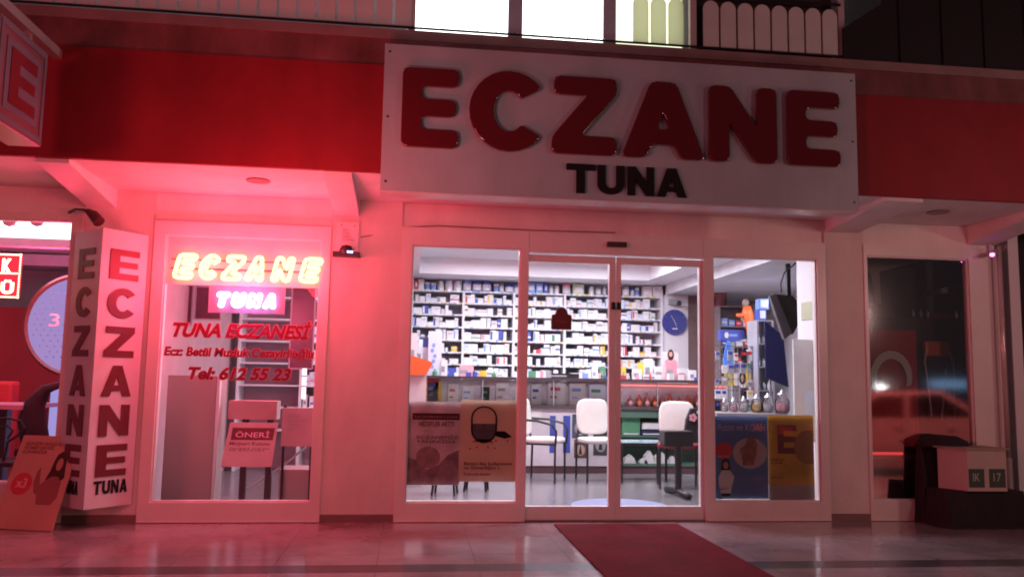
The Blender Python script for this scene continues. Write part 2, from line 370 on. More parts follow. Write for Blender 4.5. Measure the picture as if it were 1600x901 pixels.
leaf(.967, 1.722, .004, .055, 1.70); leaf(1.728, 2.493, .042, .03, 1.75)
MB().box(.967, 2.493, -.04, .05, 2.225, HZ).build('door_header', FRAME, B)
MB().box(.967, 2.493, -.035, .055, .001, .01).build('door_track', mat('track_metal', (.3, .28, .28), .4, .7), B)

# ================================================================== MAIN SIGN
S = thing('main_shop_sign', (1.5, -1.22, 2.43), 'large white sign board reading ECZANE TUNA in raised red and black letters', 'sign')
MB().box(-.245, 3.265, -1.22, -1.042, 2.435, 3.49).build('sign_board', SIGNW, S, bevel=.004)
MB().box(-.24, 3.26, -1.225, -1.045, 2.425, 2.434).build('edge_trim', mat('trim_light', (.7, .6, .6), .3), S)
pl = front(-1.2205)
for ch, a, b, z0, z1 in (('E', -.115, .285, 2.745, 3.315), ('C', .355, .905, 2.745, 3.33), ('Z', .945, 1.42, 2.75, 3.32), ('A', 1.455, 2.075, 2.75, 3.32), ('N', 2.105, 2.625, 2.75, 3.32), ('E', 2.705, 3.115, 2.75, 3.32)):
    letter(ch, a, b, z0, z1, pl, .04, LETR, S, bevel=.007, r=.04)
for ch, a, b in (('T', 1.06, 1.265), ('U', 1.285, 1.48), ('N', 1.505, 1.70), ('A', 1.72, 1.94)):
    letter(ch, a, b, 2.475, 2.685, pl, .02, INK, S)

# ================================================================== V-SHAPED VERTICAL SIGN
rg = Vector((-2.352, -.35, 0)); re_ = Vector((-2.112, -.045, 0)); le = Vector((-2.645, -.10, 0))
V = thing('vertical_sign', (-2.35, -.2, .14), 'tall V-shaped white sign with letters ECZANE stacked downwards over a small TUNA', 'sign')
MB().prism([(rg.x, rg.y), (re_.x, re_.y), (le.x, le.y)], .145, 2.245, lambda u, v, w: (u, v, w)).build('sign_panel', mat('vsign_white', (.66, .60, .62), .35, 0, .05, 3), V)
du = (re_-rg).normalized(); n1 = Vector((du.y, -du.x, 0)); WR = (re_-rg).length
plr = Plane(rg+n1*.002, du, (0, 0, 1), n1)
dl = (rg-le).normalized(); n2 = Vector((dl.y, -dl.x, 0)); WL = (rg-le).length
pll = Plane(le+n2*.002, dl, (0, 0, 1), n2)
VR = mat('vsign_letter_red', (.15, .010, .022), .45)
for i, ch in enumerate('ECZANE'):
    zt = 2.10-i*.298
    letter(ch, .07, WR-.07, zt-.235, zt, plr, .006, VR, V)
    letter(ch, .085, WL-.085, zt-.235, zt, pll, .006, VR, V)
for i, ch in enumerate('TUNA'):
    letter(ch, .065+i*.071, .065+i*.071+.062, .245, .345, plr, .004, INK, V)
    letter(ch, .09+i*.053, .09+i*.053+.046, .245, .345, pll, .004, INK, V)

# ================================================================== PROJECTING E SIGN
E_ = thing('projecting_sign', (-2.5, -1.7, 2.58), 'square lightbox sign with a dark red E projecting from the fascia', 'sign')
x1s = -2.40; x0s = -2.60; ya, yb, za, zb = -2.02, -1.385, 2.58, 3.20
MB().box(x0s, x1s, ya, yb, za, zb).build('sign_case', mat('case_dark_red', (.20, .09, .11), .3, 0, .1, 5), E_, bevel=.008)
ple = Plane((x1s+.002, ya, za), (0, 1, 0), (0, 0, 1), (1, 0, 0))
def frame2(x0, x1, z0, z1, t, pl, m, parent, name, d=.003):
    mb_ = MB()
    for a, b, c_, e in ((x0, x1, z0, z0+t), (x0, x1, z1-t, z1), (x0, x0+t, z0+t, z1-t), (x1-t, x1, z0+t, z1-t)):
        mb_.prism([(a, c_), (b, c_), (b, e), (a, e)], 0, d, pl)
    return mb_.build(name, m, parent)
PKW = mat('esign_white', (.15, .14, .18), .35)
frame2(.015, .62, .015, .605, .035, ple, PKW, E_, 'border')
MB().prism([(.095, .095), (.54, .095), (.54, .525), (.095, .525)], 0, .003, ple).build('face_panel', PKW, E_)
letter('E', .15, .49, .14, .48, Plane(ple.O+Vector((.0035, 0, 0)), (0, 1, 0), (0, 0, 1), (1, 0, 0)), .004, VR, E_)
MB().box(-2.52, -2.46, -2.05, -1.04, 3.30, 3.36).box(-2.51, -2.47, -1.95, -1.91, 3.2, 3.3).box(-2.51, -2.47, -1.5, -1.46, 3.2, 3.3).build('bracket', mat('bracket_grey', (.35, .28, .28), .4, .3), E_)

# ================================================================== BALCONY
R = thing('balcony_railing', (0, -1.0, 3.67), 'balcony railing of white round-topped pickets above the sign', 'railing')
PK = mat('picket_white', (.68, .74, .72), .45, 0, .06, 8)
PKT = mat('picket_translucent', (.6, .6, .5), .4, 0, .05, 8, trans=.6)
px_ = -3.1
def picket(x, w, m):
    pts = [(x, 3.715), (x+w, 3.715), (x+w, 4.03)]+arc(x+w/2, 4.03, w/2, w/2, 0, 180, 8)[1:-1]+[(x, 4.03)]
    MB().prism(pts, -1.00, -.985, lambda u, v, w_: (u, w_, v)).build('picket', m, R)
k = 0
while px_ < 3.25:
    if px_ < -.14: picket(px_, .122, PK)
    elif 1.50 < px_ < 1.97: picket(px_, .118, PKT)
    elif px_ > 2.10: picket(px_, .122, PK)
    px_ += .1385
MB().box(-6, 3.28, -1.015, -1.0, 3.70, 3.714).box(-6, 3.28, -1.012, -1.0, 4.12, 4.14).build('rail', BLK, R)
for x in (-.09, 2.06, 3.27): MB().box(x, x+.05, -.99, -.94, 3.672, 4.6).build('post', mat('post_white', (.55, .50, .50), .35), R)
for i in range(11): MB().box(-.0+i*.1385, .006+i*.1385, -1.02, -1.014, 3.70, 3.722).build('baluster_stub', BLK, R)
LW = thing('lit_balcony_window', (1, -.8, 3.67), 'brightly lit white balcony window directly above the sign', 'window')
for a, b, e in ((-.04, .655, 4.5), (.765, 1.39, 4.5), (1.49, 2.02, 1.6)):
    MB().box(a, b, -.90, -.88, 3.676, 4.9).build('lit_pane', emi('lit_pane_%d' % int(e*10), (1, 1, 1) if e > 2 else (.95, 1, .72), e), LW)
for a, b in ((.655, .765), (1.39, 1.49), (2.02, 2.06)):
    MB().box(a, b, -.93, -.86, 3.672, 4.9).build('mullion', mat('mullion_grey', (.45, .5, .6), .5), LW)
# pale wall, brightened by the added strip above, seen through the gaps on the left
MB().box(-3.4, -.1, -.90, -.86, 3.672, 4.9).build('balcony_panel', mat('balcony_panel_pale', (.75, .75, .8), .4), B)
MB().box(2.1, 3.27, -.88, -.86, 3.672, 4.9).build('balcony_panel', mat('screen_dark', (.06, .04, .04), .8), B)
T = MB()
T.prism([(3.285, 3.675), (7, 3.675), (7, 5), (3.62, 5), (3.62, 4.16), (3.285, 3.93)], -1.03, -1.01, lambda u, v, w: (u, w, v))
for i in range(9): T.box(3.75+i*.36, 3.77+i*.36, -1.045, -1.03, 3.68, 5)
tag(T.build('balcony_cover', mat('black_tarpaulin', (.012, .008, .012), .7, 0, .4, 3, .6)), 'black tarpaulin covering the neighbouring balcony at upper right', 'tarpaulin')

# ================================================================== NEON SIGN
N = thing('neon_sign', (-1.33, -.05, 1.66), 'glowing neon sign reading ECZANE over TUNA in the left window', 'neon sign')
NE = emi('neon_red_glow', (1, .34, .16), 5.5); NT = emi('neon_violet_glow', (1, .55, 1), 4.5)
NTUBE = emi('neon_fill', (1, .30, .18), 2.2)
def neon(ch, x0, x1, z0, z1, m, r, sh):
    g = MB(); w, h = x1-x0, z1-z0
    for lp in GL[ch]:
        pts = rounded([(x0+u*w+sh*v*h, z0+v*h) for u, v in lp], .03)
        g.tube([(a, -.055, b) for a, b in pts], r, 6, True)
    return g.build('neon_letter', m, N, smooth=True)
xs = (-1.90, -1.71, -1.525, -1.345, -1.135, -.915)
for ch, x in zip('ECZANE', xs):
    o = neon(ch, x, x+.13, 1.915, 2.10, NE, .017, .22)
for i, ch in enumerate('TUNA'):
    neon(ch, -1.565+i*.125, -1.565+i*.125+.085, 1.695, 1.80, NT, .014, .2)
MB().box(-1.968, -.767, -.012, -.004, 1.865, 2.246).build('haze_board', mat('neon_haze', (.62, .55, .55), .4, 0, .06, 4), N)  # added board that carries the red haze around the ECZANE tubes
MB().box(-1.63, -1.03, -.012, -.006, 1.645, 1.862).build('violet_halo_board', mat('neon_halo_violet', (.34, .26, .36), .4, 0, .06, 4), N)  # added board, gives the violet halo around TUNA a surface
MB().box(-1.93, -.74, -.035, -.03, 1.985, 2.0).box(-1.93, -.74, -.035, -.03, 2.06, 2.07).build('mounting_rail', mat('clear_rail', (.5, .1, .12), .2), N)

# window vinyl lettering
def vinyl(s, x0, x1, z0, z1, label, off, sh):
    t = thing('window_lettering', ((x0+x1)/2, -.004, z0), label, 'lettering', 'red lettering on the left window')
    word(s, x0, x1, z0, z1, front(-.003), .001, VPINK, t, offset=off+.045, shear=sh, name='outline')
    word(s, x0+.006, x1-.006, z0+.004, z1-.004, front(-.0045), .001, VREDT, t, offset=off+.018, shear=sh, name='lettering')
vinyl('TUNA ECZANESİ', -1.90, -.80, 1.44, 1.60, 'large red slanted words TUNA ECZANESI on the left window', .02, .3)
vinyl('Ecz: Betül Muzluk Cezayirlioğlu', -1.955, -.775, 1.27, 1.375, 'smaller red line of writing starting Ecz below TUNA ECZANESI', .015, .15)
vinyl('Tel: 612 55 23', -1.76, -.95, 1.105, 1.215, 'red telephone number line on the left window', .02, .25)

# ================================================================== FRONT DETAILS
cb = thing('camera_unit', (-.54, -.03, 2.12), 'white notice plate with black camera bar and small blue light on the pillar', 'camera')
MB().box(-.635, -.455, -.045, -.031, 2.17, 2.42).build('notice_plate', PAPR, cb)
word('DİKKAT\nBU İŞYERİ\nKAMERA İLE\nİZLENMEKTEDİR', -.59, -.49, 2.26, 2.37, front(-.046), .001, GRY, cb)
MB().box(-.655, -.44, -.11, -.031, 2.125, 2.165).lathe([(.0, 0), (.05, .0), (.055, .03), (.04, .065), (0, .075)], (-.55, -.075, 2.15), 14).build('camera_body', BLK, cb)
MB().lathe([(0, 0), (.012, .0), (.012, .012), (0, .014)], (-.53, -.117, 2.155), 10).lathe([(0, 0), (.01, .0), (.01, .012), (0, .014)], (-.505, -.117, 2.155), 10).build('status_light', emi('blue_led', (.35, .3, 1), 14), cb)
ds = thing('door_sensor', (1.72, -.05, 2.3), 'small dark motion sensor on the header above the sliding doors', 'sensor')
MB().box(1.635, 1.805, -.085, -.041, 2.29, 2.335).build('sensor_case', mat('sensor_dark', (.06, .03, .03), .3), ds, bevel=.006)
for (dx, dy, lab) in ((-1.18, -.60, 'round recessed downlight in the left soffit bay'), (4.35, -.55, 'round recessed downlight in the right soffit bay')):
    d = thing('recessed_downlight', (dx, dy, 2.6), lab, 'downlight', 'unlit downlights in the soffit')
    MB().lathe([(.045, -.004), (.085, -.006), (.09, 0), (.045, 0)], (dx, dy, 2.606), 20).build('rim', mat('rim_dull', (.30, .18, .17), .4), d)
    MB().lathe([(.0, -.002), (.045, -.002), (.045, 0), (0, 0)], (dx, dy, 2.606), 16).build('lens', mat('lens_dull', (.12, .08, .08), .2), d)
# gooseneck lamp over the vertical sign
g = thing('bracket_lamp', (-2.5, -.1, 2.33), 'small dark gooseneck lamp on the pillar above the vertical sign', 'lamp')
MB().tube([at(108, 332, -.05), at(118, 327, -.12), at(132, 328, -.18), at(140, 333, -.22)], .012, 6).build('arm', BLK, g)
MB().tube([at(136, 329, -.20), at(146, 336, -.22), at(155, 347, -.25)], [.02, .04, .045], 10).build('lamp_head', mat('lamp_dark', (.06, .02, .02), .4), g)
# long trim line above left window
MB().box(-2.06, -.69, -.055, -.046, 2.372, 2.384).build('drip_trim', mat('trim_line', (.45, .35, .35), .4), B)

# cables, screws and handles on the facade
tag(MB().tube([(-.44, -.036, 2.30), (-.30, -.02, 2.33), (-.20, -.014, 2.39), (.2, -.014, 2.425), (1.0, -.014, 2.418), (1.72, -.014, 2.425)], .006, 6).build('sensor_cable', mat('cable_grey', (.30, .24, .24), .5)), 'thin pale cable running along the header from the camera unit', 'cable')
for x, z in ((-.60, 2.39), (-.49, 2.39), (-.60, 2.2), (-.49, 2.2)): MB().box(x-.005, x+.005, -.048, -.0455, z-.005, z+.005).build('screw', CHR, cb)
for x in (-.21, 3.23):
    for z in (2.50, 2.96, 3.43): MB().lathe([(0, 0), (.009, 0), (.008, .004), (0, .005)], (0, 0, 0), 10).build('screw', CHR, None).matrix_world
for o_ in [o for o in bpy.data.objects if o.name.startswith('screw') and o.parent is None]: bpy.data.objects.remove(o_)
for x in (-.21, 3.23):
    for z in (2.50, 2.96, 3.43): MB().prism(arc(x, z, .009, .009, 0, 360, 10)[:-1], -1.2245, -1.2205, lambda u, v, w: (u, w, v)).build('screw', CHR, S)
# carpet
tag(MB().box(1.18, 2.20, -2.75, -.20, .0, .012).build('door_carpet', CARP, bevel=.004), 'dark red carpet runner leading to the sliding doors', 'carpet')

# leaning poster board
bo = thing('poster_board', (-2.78, -.3, 0), 'red tinted advertising board leaning beside the vertical sign', 'board')
b0, b1 = Vector((-3.02, -.26, 0.004)), Vector((-2.545, -.396, 0.004)); t1 = Vector((-2.525, -.13, .66))
uxx = (b1-b0).normalized(); uzz = (t1-b1); uzz = (uzz-uxx*uzz.dot(uxx)); BH = uzz.length; uzz.normalize(); unn = uxx.cross(uzz)
if unn.y > 0: unn = -unn
BW = (b1-b0).length; plb = Plane(b0, uxx, uzz, unn)
MB().prism([(0, 0), (BW, 0), (BW, BH), (0, BH)], -.012, 0, plb).build('board', mat('board_face', (.62, .30, .26), .5, 0, .08, 4), bo)
def flat(pts, m, parent, pl, name='printed_shape', d=.0015):
    return MB().prism(pts, .0008, d, pl).build(name, m, parent)
word('AİLENİZİN SAĞLIĞI İÇİN\nVİTAMİN DESTEĞİ\nECZANENİZDE', .04, BW*.78, BH*.80, BH*.94, plb, .001, VR, bo, offset=.01)
flat(arc(BW*.25, BH*.47, .085, .085, 0, 360, 24)[:-1], RED, bo, plb, 'red_disc')
word('x3', BW*.16, BW*.34, BH*.43, BH*.53, Plane(plb(0, 0, .002), uxx, uzz, unn), .001, PNK, bo, offset=.02)
wm = plb
hair = [(.68, .74), (.71, .80), (.77, .83), (.84, .82), (.88, .76), (.90, .64), (.93, .55), (.86, .50), (.72, .50), (.62, .52), (.66, .62)]
flat([(u*BW, v*BH) for u, v in hair], mat('print_dark_hair', (.06, .012, .012), .6), bo, plb, 'printed_hair')
body = [(.49, .66), (.52, .56), (.56, .47), (.64, .52), (.72, .56), (.82, .56), (.90, .50), (.91, .34), (.84, .26), (.60, .26), (.56, .36), (.50, .38), (.45, .48), (.45, .60)]
flat([(u*BW, v*BH) for u, v in body], mat('print_blouse', (.34, .10, .10), .6), bo, Plane(plb(0, 0, .001), uxx, uzz, unn), 'printed_body')
flat(arc(BW*.785, BH*.69, .026, .048, 0, 360, 16)[:-1], mat('print_face', (.55, .22, .18), .6), bo, Plane(plb(0, 0, .001), uxx, uzz, unn), 'printed_face')

# ================================================================== POSTERS ON THE GLASS
def poster(px0, py0, px1, py1, colr, label, name='window_poster', Y=.012):
    x0, x1, z0, z1 = rect(px0, py0, px1, py1, Y)
    t = thing(name, ((x0+x1)/2, Y, z0), label, 'poster')
    MB().box(x0, x1, Y, Y+.003, z0, z1).build('sheet', colr, t)
    pl_ = Plane((x0, Y-.0002, z0)); w, h = x1-x0, z1-z0
    return t, pl_, w, h
def sc(pts, w, h): return [(u*w, v*h) for u, v in pts]
t, p, w, h = poster(633, 627, 719, 757, mat('poster_pink', (.78, .68, .70), .5, 0, .3, 5), 'faded pink grey poster in lower left of the window beside the doors')
MB().prism(sc([(.12, .78), (.98, .78), (.98, .86), (.12, .86)], w, h), 0, .001, p).build('title_band', mat('band_dark', (.10, .02, .03), .5), t)
word('İLAÇ DANIŞMANINIZ ECZACINIZ', .15*w, .95*w, .795*h, .84*h, Plane(p(0, 0, .0015)), .0005, mat('band_text', (.5, .25, .25), .5), t, offset=.01)
word('HEDEFLER ARTTI', .24*w, .88*w, .70*h, .76*h, p, .001, mat('text_dark', (.09, .02, .03), .5), t, offset=.02)
word('ECZANENİZ\nYANINIZDA', .20*w, .96*w, .50*h, .60*h, p, .001, mat('text_dim', (.14, .05, .06), .5), t, offset=.01)
flat(sc([(.0, .0), (.98, .0), (.98, .42), (.78, .36), (.62, .24), (.40, .18), (.2, .30), (0, .34)], w, h), mat('print_shadow', (.44, .32, .34), .5, 0, .5, 9), t, p, 'printed_picture')
flat(sc(arc(.42, .33, .22, .13, 0, 360, 18)[:-1], w, h), mat('print_dim_face', (.48, .32, .32), .5, 0, .3, 12), t, Plane(p(0, 0, .001)), 'printed_face')
t, p, w, h = poster(719, 625, 806, 752, mat('poster_peach', (.82, .68, .50), .5, 0, .1, 5), 'peach poster with a masked round-faced drawing in the window beside the doors')
loop = [(x*w, y*h) for x, y in arc(.42, .78, .22, .14, 0, 180, 14)+arc(.42, .64, .22, .16, 180, 360, 14)]
MB().tube([p(a, b, .002) for a, b in loop], .007, 6, True).build('printed_outline', INK, t)
flat(sc([(.2, .71)]+arc(.42, .64, .21, .15, 180, 360, 14)+[(.63, .71)], w, h), mat('print_mask', (.14, .13, .15), .5), t, p, 'printed_mask')
flat(sc([(.60, .57), (.66, .62), (.8, .62), (.93, .55), (.8, .53), (.68, .55)], w, h), INK, t, p, 'printed_shape')
flat(sc([(.2, .48), (.3, .52), (.54, .52), (.6, .47), (.42, .49)], w, h), RED, t, p, 'printed_collar')
for ex in (.33, .51):
    MB().tube([p(a, b, .0025) for a, b in [(x*w, y*h) for x, y in arc(ex, .67, .04, .025, 0, 360, 10)[:-1]]], .0022, 5, True).build('printed_eye', mat('print_eye', (.35, .2, .18), .5), t)
for q in ((.3, .42), (.5, .42), (.18, .40), (.62, .41), (.85, .50), (.64, .50)):
    flat(sc(arc(q[0], q[1], .02, .012, 0, 360, 8)[:-1], w, h), RED, t, p, 'printed_dot')
word('Benim ilaç kullanımım\nve Güvenliğim !', .07*w, .93*w, .14*h, .24*h, p, .001, VR, t, offset=.02)
word('Eczacınıza danışın', .08*w, .55*w, .07*h, .11*h, p, .001, VR, t, offset=.01)
t, p, w, h = poster(1117, 650, 1200, 778, mat('poster_blue', (.12, .20, .42), .5, 0, .15, 5), 'dark blue poster titled Astim ve KOAH in the window right of the doors')
word('Astım ve KOAH', .05*w, .95*w, .82*h, .91*h, p, .001, mat('text_pale', (.45, .45, .6), .5), t, offset=.01)
flat(sc(arc(.16, .58, .17, .10, 0, 360, 20)[:-1], w, h), RED, t, Plane(p(0, 0, .001)), 'red_disc')
word('BİLGİ', .05*w, .27*w, .50*h, .52*h, Plane(p(0, 0, .0028)), .0005, PAPR, t)
flat(sc(arc(.66, .55, .32, .19, 0, 360, 26)[:-1], w, h), mat('print_cream', (.55, .42, .44), .5), t, p, 'pale_disc')
flat(sc([(.52, .40), (.5, .52), (.46, .6), (.56, .64), (.62, .74), (.74, .74), (.80, .66), (.78, .52), (.72, .40)], w, h), mat('print_hand', (.36, .15, .12), .5, 0, .4, 25), t, Plane(p(0, 0, .0012)), 'printed_hand')
flat(sc([(.08, .10), (.06, .25), (.12, .34), (.28, .34), (.36, .26), (.3, .12)], w, h), PAPR, t, p, 'printed_coat')
flat(sc([(.11, .37), (.13, .46), (.2, .49), (.27, .46), (.29, .34), (.11, .34)], w, h), mat('print_dark_hair', (.06, .02, .02), .6), t, Plane(p(0, 0, .0012)), 'printed_hair')
flat(sc(arc(.2, .40, .05, .045, 0, 360, 12)[:-1], w, h), SKIN, t, Plane(p(0, 0, .0022)), 'printed_face')
flat(sc([(.12, .03), (.28, .03), (.28, .06), (.12, .06)], w, h), INK, t, p, 'printed_shoes')
flat(sc([(.10, .06), (.29, .06), (.30, .12), (.08, .12)], w, h), PAPR, t, p, 'printed_trousers')
t, p, w, h = poster(1201, 648, 1272, 780, mat('poster_yellow', (.62, .33, .05), .5, 0, .2, 4), 'yellow poster with a large framed letter E in the window right of the doors')
letter('E', .20*w, .62*w, .54*h, .88*h, p, .001, mat('print_maroon', (.22, .03, .04), .5), t)
flat(sc([(0, 0), (1, 0), (1, .17), (0, .17)], w, h), mat('print_greyfoot', (.42, .34, .36), .5), t, p, 'printed_footer')
word('NÖBETÇİ\nECZANE', .05*w, .34*w, .42*h, .49*h, p, .001, mat('text_brown', (.22, .08, .02), .5), t, offset=.02)
word('BİLGİ', .05*w, .32*w, .25*h, .28*h, p, .001, mat('text_brown', (.22, .08, .02), .5), t, offset=.02)
flat(sc(arc(.86, .62, .3, .2, 90, 270, 16)+[(1, .42), (1, .82)], w, h)[:-2]+sc([(.86, .42), (.99, .42), (.99, .82), (.86, .82)], w, h), mat('print_ochre', (.30, .14, .04), .5), t, Plane(p(0, 0, .0008)), 'printed_shape')
t, p, w, h = poster(862, 480, 893, 515, mat('sticker_maroon', (.13, .03, .03), .5), 'maroon shield-shaped sticker on the left sliding door', 'door_sticker', .0)
for o_ in list(t.children): bpy.data.objects.remove(o_)
flat(sc([(0, 0), (1, 0), (1, .66), (.82, .70)]+arc(.5, .68, .32, .32, 10, 170, 10)+[(.18, .70), (0, .66)], w, h), mat('sticker_maroon', (.13, .03, .03), .5), t, p, 'sheet')
word('İTİNİZ', .2*w, .8*w, .30*h, .45*h, Plane(p(0, 0, .002)), .0005, mat('text_pinkish', (.3, .1, .1), .5), t)

# ================================================================== INTERIOR: MEDICINE WALL
SY = 5.0
rows = [2.412, 2.241, 2.070, 1.895, 1.707, 1.533, 1.365, 1.190]      # shelf tops
divs = [-.003, .736, 1.468, 2.216, 2.936, 3.672]
U = thing('medicine_shelving', (1.8, 5.2, 0), 'white wall shelving packed with medicine cartons behind the counter', 'shelving')
MB().box(-.02, 3.69, 5.36, 5.38, 0, 2.575).build('back_panel', SHBACK, U)
for z in rows: MB().box(-.02, 3.69, SY, 5.355, z-.022, z).build('shelf_board', SHELF, U)
MB().box(-.02, 3.69, SY, 5.355, .1, .9).build('base_cabinet', SHELF, U)
for ri, z in enumerate(rows):
    ps = MB(); x = .03
    while x < 3.6:
        w_ = random.choice((.03, .04, .05)); ps.box(x, x+w_, SY-.004, SY-.001, z-.019, z-.003, random.choice((0, 0, 0, 1, 2))); x += w_+random.choice((.01, .04, .09))
    ps.build('price_strip', [PAPR, YEL, LBL], U)
for x in divs: MB().box(x-.016, x+.016, SY-.006, 5.35, .9, 2.39 if x not in (divs[0], divs[-1]) else 2.57).build('divider', SHELF, U)

cartons = []
BAY = ['leftmost bay', 'second bay', 'third bay', 'fourth bay', 'rightmost bay']
SHN = ['top shelf', 'second shelf', 'third shelf', 'fourth shelf', 'fifth shelf', 'sixth shelf', 'lowest shelf']
for bi in range(5):
    for ri in range(1, 8):
        x = divs[bi]+.022; xe = divs[bi+1]-.022; z = rows[ri]+.0005; cnt = 0
        hmax = rows[ri-1]-.022-rows[ri]-.02
        while True:
            if random.random() < .12: x += random.uniform(.02, .07)
            w = random.choice((.045, .055, .07, .085, .10, .13)); 
            if x+w > xe: break
            hh = hmax*random.choice((.45, .6, .75, .85, .95, 1.0, .9)) if w < .11 else hmax*random.uniform(.55, .9)
            d = random.uniform(.06, .12); y0 = SY+random.uniform(.01, .05)
            cnt += 1
            mi = random.choice((0, 0, 0, 1, 1, 2)); kind = random.random(); nm = ('white', 'ivory', 'pale blue')[mi]
            if kind < .015: bodym = YEL; nm = 'yellow'
            elif kind < .03: bodym = RED; nm = 'red'
            elif kind < .045: bodym = BLU; nm = 'blue'
            else: bodym = BOXW[mi]
            st = random.choice((None,)*13+(BLU, RED, LBL, LBL, GRN, GRY, GRY, PNK, YEL)) if nm in ('white', 'ivory', 'pale blue') else BOXW[0]
            m = MB(); rt = random.uniform(-.12, .12)
            m.box(x, x+w-.003, y0, y0+d, z, z+hh, 0, rt*.4)
            if st is not None:
                a = random.uniform(.1, .6)
                cx, c_y = (x+x+w-.003)/2, y0+d/2
                if random.random() < .5: m.box(x+.002, x+w-.005, y0-.0015, y0+.002, z+hh*a, z+hh*(a+.18), 1, rt*.4, (cx, c_y))
                else: m.box(x+.004, x+w*.35, y0-.0015, y0+.002, z+hh*.08, z+hh*.9, 1, rt*.4, (cx, c_y))
            if random.random() < .5 and hh > .06:
                cx, c_y = (x+x+w-.003)/2, y0+d/2
                for q in range(2): m.box(x+w*.2, x+w*.75, y0-.0018, y0+.002, z+hh*(.62+q*.12), z+hh*(.66+q*.12), 2, rt*.4, (cx, c_y))
            stn = {id(BLU): 'blue', id(RED): 'red', id(LBL): 'light blue', id(GRN): 'green', id(GRY): 'grey', id(PNK): 'pink', id(YEL): 'yellow', id(BOXW[0]): 'white'}.get(id(st))
            cartons.append((w*hh, m, [bodym, st or BOXW[0], GRY], nm, stn, bi, ri, cnt))
            x += w+random.choice((0, 0, .002, .01))
cartons.sort(key=lambda t: -t[0])
for a, m, ms, nm, stn, bi, ri, n in cartons[:300]:
    lab = '%s carton%s, %s from left, %s, %s, medicine wall' % (nm, ' with %s print' % stn if stn else '', ORD[n], SHN[ri-1], BAY[bi])
    tag(m.build('medicine_carton', ms), lab, 'carton', 'medicine cartons on the wall shelving')
if cartons[300:]:
    s = MB(); mats = BOXW[:1]
    for a, m, ms, nm, stn, bi, ri, n in cartons[300:]: s.add(m.v, m.f, 0)
    tag(s.build('small_carton', BOXW[0]), 'smallest white cartons filling gaps on the medicine wall', 'cartons', None, 'stuff')
print('cartons', len(cartons))
# formula tins and jars on the top shelf
tins = [(647, 654, 434, 'box', RED), (654, 663, 430, 'box', BOXW[1]), (664, 672, 440, 'tin', BOXW[0]), (673, 682, 441, 'tin', BOXW[0]), (684, 694, 438, 'tin', TIN), (696, 708, 434, 'tin', TIN), (709, 722, 436, 'tin', TIN), (724, 737, 435, 'tin', LBL),
        (739, 753, 432, 'tin', BLU), (754, 768, 432, 'tin', BLU), (772, 780, 443, 'tin', BOXW[0]), (781, 788, 442, 'tin', GRY), (790, 803, 444, 'tin', BLU), (804, 812, 445, 'tin', LBL), (824, 836, 436, 'box', LBL), (837, 848, 436, 'box', LBL), (849, 856, 438, 'box', BLU), (858, 866, 446, 'tin', TIN), (867, 875, 446, 'tin', TIN), (880, 893, 441, 'tin', PNK), (895, 912, 439, 'box', mat('box_cream_green', (.55, .60, .42), .5)), (921, 930, 447, 'tin', TIN), (932, 941, 447, 'tin', GRY), (943, 949, 443, 'tin', GRY), (966, 972, 444, 'tin', BOXW[0]), (974, 985, 444, 'tin', GRY), (987, 993, 449, 'tin', BLU), (994, 1001, 449, 'tin', BOXW[0]), (1004, 1018, 446, 'box', BOXW[1]), (1019, 1031, 444, 'box', BOXW[1])]
cn = {id(RED): 'red', id(BOXW[1]): 'ivory', id(BOXW[0]): 'white', id(TIN): 'silver', id(LBL): 'light blue', id(BLU): 'deep blue', id(GRY): 'grey', id(PNK): 'pink', id(MATS['box_cream_green']): 'pale green'}
for i, (a, b, top, kd, m) in enumerate(tins):
    x0, x1, _, z1 = rect(a, top, b, 455, SY+.05); z0 = rows[0]+.0005; z1 = max(z1, z0+.08)
    z1 = min(z1, 2.565)
    ob = MB()
    if kd == 'box': ob.box(x0+.002, x1-.002, SY+.02, SY+.14, z0, z1).box(x0+.02, x1-.02, SY+.018, SY+.021, z0+(z1-z0)*.3, z0+(z1-z0)*.7, 1)
    else:
        r = (x1-x0)/2-.002; H = z1-z0
        ob.lathe([(r, 0), (r, H*.14)], ((x0+x1)/2, SY+.12, z0), 18); ob.lathe([(r+.001, H*.14), (r+.001, H*.72)], ((x0+x1)/2, SY+.12, z0), 18, 1); ob.lathe([(r, H*.72), (r, H*.9), (r+.002, H*.9), (r+.002, H)], ((x0+x1)/2, SY+.12, z0), 18)
    o = ob.build('formula_tin' if kd == 'tin' else 'formula_box', [m, BOXW[0] if m is not BOXW[0] else LBL], smooth=False)
    tag(o, '%s %s, %s item from the left on the top shelf of the medicine wall' % (cn[id(m)], 'tin' if kd == 'tin' else 'box', ORD[i+1]), 'tin' if kd == 'tin' else 'box', 'tins and boxes along the top shelf')

# ================================================================== COUNTER
CT = thing('pharmacy_counter', (1.9, 3.8, 0), 'long white counter with glass display front and dark top edge', 'counter')
MB().box(-.02, 4.3, 3.5, 4.1, 1.15, 1.185).build('counter_top', mat('counter_top_dark', (.09, .06, .07), .2), CT)
MB().box(-.02, 4.3, 3.47, 4.1, .80, .84).build('ledge', mat('ledge_dark', (.14, .10, .11), .25, .4), CT)
MB().box(-.02, 4.3, 3.60, 4.08, .85, 1.145).build('display_back', mat('display_back', (.66, .60, .66), .5, 0, .15, 9), CT)
MB().add([(-.02, 3.51, .84), (4.3, 3.51, .84), (4.3, 3.51, 1.15), (-.02, 3.51, 1.15)], [(0, 1, 2, 3)]).build('display_glass', GLS, CT)
for x in (.9, 1.8, 3.15): MB().box(x, x+.012, 3.505, 3.53, .84, 1.15).build('glass_joint', GRY, CT)
MB().box(-.02, 2.62, 3.52, 4.08, .09, .80).build('front_panel', mat('counter_white', (.66, .60, .64), .45), CT)
